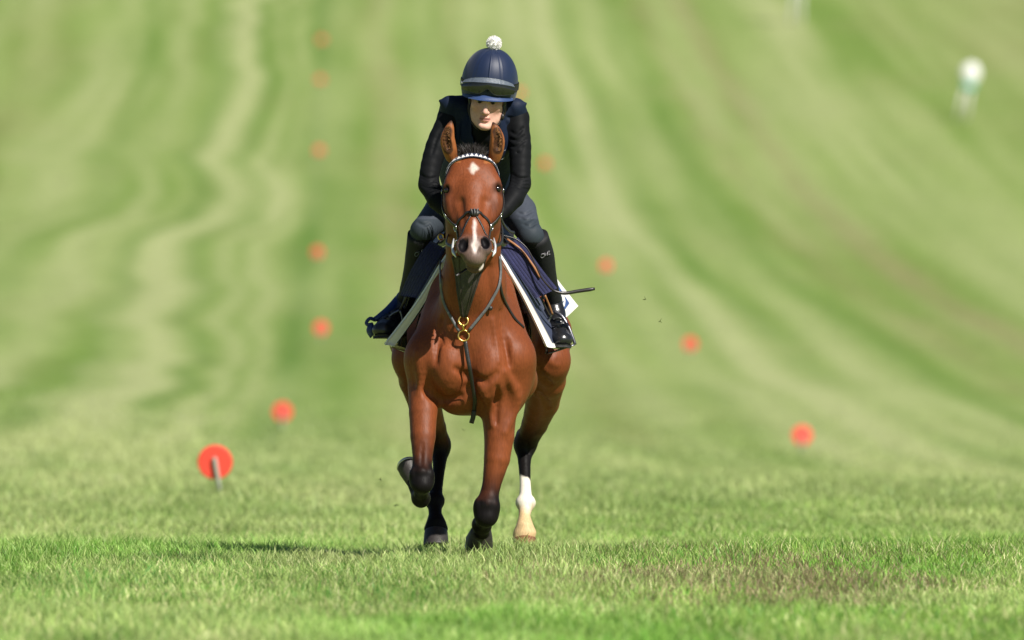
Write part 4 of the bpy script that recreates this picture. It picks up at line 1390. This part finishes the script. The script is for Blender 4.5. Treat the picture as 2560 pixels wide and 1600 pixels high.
    cloth = attr_mat("rider_skin_and_clothes", rough=.58, var=.10, scale=90, bump=.18, bdist=.0015, spec=.16, big=.12, bigscale=24, bigdist=.008)
    link("body", np_mesh("body", V, quads=F, col=C), cloth, root)
    # eyes
    ME = attr_mat("rider_eye", rough=.12, var=0, bump=0)
    for sg in (-1, 1):
        mb = MB(); c = H(sg * .030, -.004, -.0075); blob(mb, c, .0125, np.array((s_, u, f)) , 16, 12)
        Vv = np.array(mb.v); d = (Vv - c) @ f / .0125; lat = np.linalg.norm(np.stack([(Vv - c) @ s_ + .001 * 0, (Vv - c) @ u + .002]), axis=0) / .0125
        cc = np.where(((d > 0) & (lat < .66))[:, None], (.012, .008, .006), (.26, .21, .19))
        me = np_mesh("eye", Vv, quads=np.array(mb.f), col=cc); link("eye", me, ME, root)
    # hair under the helmet
    M_HAIR = plain("rider_hair", (.025, .016, .012), .55, var=.3, scale=100, bump=.4)
    for sg in (-1, 1):
        blob(MB(), H(sg * .066, -.045, -.105), (.022, .055, .035), A).build("hair", M_HAIR, root)

    # ---- vest
    T = SDF(lo, hi, .0065)
    T.chain([w(1209, 345, .27), w(1205, 420, .5), w(1206, 455, .7)], (.142, .183, .18), 0, kk=.05)
    T.chain([w(1128, 284, .24), w(1209, 298, .28), w(1288, 288, .24)], (.058, .116, .058), .06, kk=.03)
    for a in ([(1150, 268, .22), (1124, 261, .20), (1099, 252, .19)], [(1266, 272, .22), (1290, 267, .20), (1315, 259, .19)]):
        T.chain([w(*p) for p in a], (.055, .040, .006), .03, kk=.01)
    T.chain([w(1213, 338, .17), w(1214, 312, .15)], (.078, .073), .03)                      # stand-up collar
    T.chain([w(1213, 345, .15), w(1215, 285, .08), w(1216, 240, .05)], (.058, .064, .085), .008, '-')
    T.chain([w(1208, 322, -.02), w(1209, 345, .03)], (.030, .006), .01, '-')
    for a in ([(1080, 312, .22), (1092, 345, .18), (1090, 400, .16), (1080, 450, .14)], [(1334, 318, .22), (1322, 345, .18), (1316, 400, .16), (1316, 450, .14)]):
        T.chain([w(*p) for p in a], (.045, .052, .05, .05), .006, '-')                            # armholes
    T.ell(w(1206, 560, .75), (.22, .3, .16), .02, '-')
    def fold(pts, rr, op='-'):
        Pq = [T.hit(a, b, -.15, 1.) for a, b in pts]
        T.chain(spline(Pq, 9), np.interp(np.linspace(0, 1, 9), np.linspace(0, 1, len(rr)), rr), .012, op)
    fold(((1262, 300), (1274, 330), (1280, 362), (1272, 392)), (.003, .008, .009, .003))
    fold(((1250, 305), (1256, 340), (1262, 370)), (.003, .007, .003))
    fold(((1290, 318), (1292, 350), (1284, 380)), (.002, .005, .002), '+')
    fold(((1266, 292), (1284, 298), (1306, 302)), (.002, .0025, .002))
    fold(((1150, 300), (1146, 340), (1150, 380)), (.003, .007, .003))
    fold(((1213, 350), (1211, 390), (1209, 430)), (.0035, .0035, .0035))
    V, F = T.mesh(2)
    C = np.tile((.0085, .0145, .034), (len(V), 1))
    vest = link("vest", np_mesh("vest", V, quads=F, col=C), attr_mat("navy_vest", rough=.62, var=.12, scale=120, bump=.25, bdist=.001, spec=.35, big=.25, bigscale=14, bigdist=.01), root)
    # badge on the vest, half hidden by the horse's ear
    P = [T.hit(a, b, -.15, 1.) + np.array((0, -.004, 0)) for a, b in ((1252, 382), (1264, 374), (1266, 386), (1258, 398), (1248, 400))]
    MB().add(list(P) + [p + np.array((0, .004, 0)) for p in P], [(0, 1, 2, 3, 4), (9, 8, 7, 6, 5)] + [(i, 5 + i, 5 + (i + 1) % 5, (i + 1) % 5) for i in range(5)]).build("badge", M_TRIM, vest, False)
    # collar edge and zip pull
    tube(MB(), spline([T.hit(1176, 290, -.15) + (0, -.004, 0), T.hit(1190, 318, -.15) + (0, -.004, 0), T.hit(1206, 338, -.15) + (0, -.004, 0)], 12), .0028, 6).build("collar_edge", M_GREYSTRAP, vest)
    blob(MB(), T.hit(1212, 342, -.15) + (0, -.006, 0), (.012, .008, .009)).build("zip_pull", M_GREYSTRAP, vest)

    # ---- helmet in its silk cover
    hc = H(0.002, .055, -.118); R = np.array((.1225, .162, .134))
    def dome(phi, th, off=0.0):
        """phi 0 = front, th from the crown down."""
        st = math.sin(th) ** .86 if th < math.pi / 2 else math.sin(th)
        q = np.array((st * math.sin(phi), math.cos(th), st * math.cos(phi)))
        seam = min(abs(((phi + math.pi / 2 + .06) / (math.pi / 3) + .5) % 1 - .5), 1)
        dd = -.0022 * math.exp(-(seam / .022) ** 2) + .0014 * math.exp(-((seam - .06) / .04) ** 2)
        k = R + off + dd
        if th > 1.45: k = k * np.array((1 - .03 * (th - 1.45), 1, 1))
        return hc + (q * k) @ A
    def rim(phi): return 1.80 + .26 * (1 - math.cos(phi)) * .5 - .0 * math.sin(phi)
    n, m = 34, 120
    G = np.array([[dome(2 * math.pi * j / m, .001 + (rim(2 * math.pi * j / m) - .001) * i / (n - 1)) for j in range(m + 1)] for i in range(n)])
    M_SILK = plain("navy_silk", (.0045, .0135, .048), .5, var=.10, scale=30, bump=.08, bscale=500, sheen=.1, spec=.45)
    hel = sheet(MB(), G, .008).build("helmet_cover", M_SILK, root)
    # peak
    rows = []
    for k, t in enumerate(np.linspace(0, 1, 7)):
        row = []
        for phi in np.linspace(-1.15, 1.15, 33):
            p = dome(phi, rim(phi) - .05, .002)
            ext = .026 * math.cos(phi * 1.25) ** .7 if abs(phi) < 1.25 else 0
            row.append(p + (f * math.cos(phi) + s_ * math.sin(phi) * .55) * ext * t - u * (.020 * t * t * math.cos(phi) + .002))
        rows.append(row)
    M_PEAK = plain("navy_peak", (.022, .050, .15), .5, var=.1, scale=30, bump=.3, bscale=500, sheen=.1)
    sheet(MB(), np.array(rows), .006).build("peak", M_PEAK, hel)
    # pompom
    pc = hc + u * (R[1] + .026) + s_ * .004
    M_POM = plain("white_pompom", (.85, .83, .81), .9, var=.06, bump=0, sheen=.2)
    mb = MB(); blob(mb, pc, .031, np.eye(3), 18, 12)
    r = np.random.default_rng(8)
    for _ in range(1500):
        d = unit(r.normal(size=3)); a = unit(np.cross(d, r.normal(size=3))); l = r.uniform(.0325, .037)
        p = pc + d * .022; q = pc + d * l + a * r.normal(0, .003)
        mb.add([p - a * .0022, p + a * .0022, q + a * .0012, q - a * .0012], [(0, 1, 2, 3)])
    mb.build("pompom", M_POM, hel, False)
    # goggles pushed up over the peak
    M_LENS = plain("goggle_lens", (.012, .013, .010), .12, var=.1, bump=0, spec=.7)
    M_FOAM = plain("goggle_foam", (.10, .12, .15), .4, var=.35, scale=220, bump=.5, bscale=300, spec=.6)
    M_BAND = plain("goggle_band", (.012, .012, .015), .6, var=.2, bump=.3)
    def patch(fn, p0, p1, ni, nj, th):
        return sheet(MB(), np.array([[fn(a, b) for b in np.linspace(0, 1, nj)] for a in np.linspace(p0, p1, ni)]), th)
    def top_th(phi): return 1.27 + .16 * (phi / .95) ** 2
    def low_th(phi):
        notch = .15 * math.exp(-(phi / .16) ** 2)
        return 1.70 - notch - .03 * (phi / .95) ** 2
    roll = .05
    gog = patch(lambda p, b: dome(p, top_th(p) + .10 + (low_th(p) - top_th(p) - .10) * b, .018 + .004 * math.sin(b * math.pi)), -.95, .95, 44, 10, .006).build("goggles", M_LENS, root)
    patch(lambda p, b: dome(p, top_th(p) + (.14 - .06 * (p / .95) ** 2) * b, .006 + .015 * b), -.95, .95, 44, 6, .008).build("foam_frame", M_FOAM, gog)
    for sg in (-1, 1):
        patch(lambda p, b: dome(sg * p, 1.44 + .19 * b, .006), .92, 2.9, 40, 5, .005).build("strap", M_BAND, gog)
    # pale lettering on the strap: a row of small strokes
    for k, (p, hgt) in enumerate(((-1.32, .09), (-1.25, .09), (-1.19, .05), (-1.135, .05), (-1.08, .06), (-1.03, .075))):
        c0, c1 = dome(p, 1.535 - hgt / 2, .010), dome(p, 1.535 + hgt / 2, .010)
        if k < 2: torus(MB(), (c0 + c1) / 2, dome(p, 1.535, .05) - dome(p, 1.535, 0), .0055, .0018, 12, 5).build("lettering", M_TRIM, gog)
        else: tube(MB(), [c0, (c0 + c1) / 2, c1], .0022, 5).build("lettering", M_TRIM, gog)
    # chin harness
    for sg in (-1, 1):
        P = spline([H(sg * .080, .01, -.075), H(sg * .076, -.04, -.068), H(sg * .058, -.09, -.055), H(sg * .02, -.134, -.03)], 16)
        P = S.snap(P, .003)
        ribbon(MB(), P, S.grad(P), .014, .003).build("chin_strap", M_LEATHER, root)
    blob(MB(), S.snap(H(.064, -.072, -.055), .006)[0], (.010, .014, .008), A).build("chin_buckle", M_LEATHER, root)

    # ---- half chaps
    M_CHAP = plain("black_chap", (.0105, .0105, .0125), .62, var=.2, scale=60, bump=.2, bscale=240, spec=.25)
    for sg, P, R in ((-1, [(1052, 586, .40), (1046, 640, .46), (1036, 690, .52), (1020, 735, .58), (1013, 752, .60)], (.060, .060, .054, .042, .040)),
                     (1, [(1338, 592, .40), (1354, 640, .46), (1364, 690, .52), (1378, 735, .58), (1383, 752, .60)], (.060, .0575, .050, .0385, .037))):
        Pq = spline([w(*p) for p in P], 20); Rq = np.interp(np.linspace(0, 1, 20), np.linspace(0, 1, 5), R)
        Rq = Rq * (1 + .02 * np.sin(np.linspace(0, 40, 20)) * np.linspace(0, 1, 20) ** 3)
        ch = tube(MB(), Pq, Rq, 24).build("half_chap", M_CHAP, root)
        # pale maker's mark on the front
        c = w(*((1366, 636, .3) if sg > 0 else (1047, 632, .3)))
        i = 7; axis_p = Pq[i]
        fy = axis_p[1] - .055
        mm = M_GREYMARK if sg > 0 else M_DIMMARK
        base = w(1357, 640, 0) if sg > 0 else w(1040, 636, 0)
        def q(dx, dz):
            p = base + np.array((dx, 0, dz + dx * .35))
            dxc = p[0] - np.interp(p[2], Pq[::-1, 2], Pq[::-1, 0]); cy = np.interp(p[2], Pq[::-1, 2], Pq[::-1, 1]); rr = np.interp(p[2], Pq[::-1, 2], Rq[::-1])
            p[1] = cy - math.sqrt(max(rr * rr - dxc * dxc, 1e-5)) - .012
            return p
        tube(MB(), [q(.0085 * math.cos(a), .0085 * math.sin(a)) for a in np.linspace(0, 2 * math.pi, 14, endpoint=False)], .0024, 5, True).build("logo", mm, ch)
        tube(MB(), [q(*t) for t in ((.010, .009), (.012, -.006), (.017, .003), (.021, -.006), (.023, .010))], .002, 5).build("logo", mm, ch)
        tube(MB(), [q(*t) for t in ((.024, .011), (.031, .011), (.026, -.004), (.034, -.004))], .002, 5).build("logo", mm, ch)

    # ---- boots
    M_BOOT = plain("black_boot", (.013, .013, .014), .28, var=.3, scale=40, bump=.5, bscale=50, spec=.6)
    M_SOLE = plain("boot_sole", (.016, .016, .016), .7, var=.3, bump=.3)
    for P, R in (([(1383, 748, .61), (1387, 785, .605), (1393, 815, .56), (1399, 838, .49), (1404, 848, .43)], (.041, .043, .047, .046, .034)),
                 ([(1011, 748, .61), (996, 778, .605), (980, 800, .56), (966, 817, .49), (957, 824, .43)], (.041, .042, .045, .044, .033))):
        B = SDF(np.min([w(*p) for p in P], 0) - .09, np.max([w(*p) for p in P], 0) + .09, .0055)
        Q = [w(*p) for p in P]
        B.chain(Q, R, 0, kk=.02)
        B.ell(Q[4] + np.array((0, .012, -.002)), (.050, .05, .034), .02)
        heel = Q[1] + np.array((0, .02, -.075)); B.chain([Q[1], heel], (.04, .038), .02)
        for k in range(4):                                   # creases over the instep
            c = Q[2] + (Q[3] - Q[2]) * (.1 + .28 * k) ; c = c + np.array((0, -.5, .5)) * R[2] * 1.36
            B.chain([c + (-.04, .015, -.01), c + (0, 0, .0), c + (.04, .012, -.006)], (.003, .006, .003), .008, '-')
        V, F = B.mesh(1)
        bt = link("boot", np_mesh("boot", V, quads=F, col=np.tile((.0, .0, .0), (len(V), 1))), M_BOOT, root)
        t = Q[4] + (0, -.01, -.034); hl = heel + (0, .01, -.034)
        rows = [[a + np.array((wd * b, 0, .000)) for b in (-1, -.6, 0, .6, 1)] for a, wd in ((t + (0, -.035, .006), .022), (t, .044), (t * .6 + hl * .4, .042), (hl, .036), (hl + (0, .03, 0), .02))]
        sheet(MB(), np.array(rows), .014).build("sole", M_SOLE, bt)
    return root


M_GREYMARK = plain("pale_print", (.26, .25, .27), .6, var=.1, bump=0)
M_DIMMARK = plain("dim_print", (.10, .11, .12), .6, var=.1, bump=0)
build_rider()

# ------------------------------------------------------------------ turf flung up by the hooves
def build_clods():
    M = plain("torn_grass", (.10, .13, .035), .7, var=.4, scale=80, bump=.2)
    r = np.random.default_rng(4)
    for px, py, Y, sz, lab in ((1614, 748, .3, .016, "small torn grass sprig in the air beside the whip handle"), (1650, 803, .2, .018, "torn grass sprig with a pale tip in the air below the whip handle"),
                               (990, 1262, .5, .020, "torn grass sprig in the air beside the lifted forefoot"), (950, 1198, .8, .014, "thin grass shred in the air between the marker and the lifted hoof"),
                               (1158, 1075, .6, .009, "tiny grass shred in the air between the horse's legs")):
        c = W(px, py, Y); mb = MB()
        for _ in range(5):
            d = unit(r.normal(size=3)); a = unit(np.cross(d, r.normal(size=3))) * sz * .10
            e = d * sz * r.uniform(.5, 1.)
            mb.add([c - a, c + a, c + e * .6 + a, c + e * .6 - a, c + e * 1.1], [(0, 1, 2, 3), (3, 2, 4)])
        o = mb.build("grass_sprig", M, None, False)
        tag(o, lab, "grass sprig", "grass torn up and flying")


build_clods()
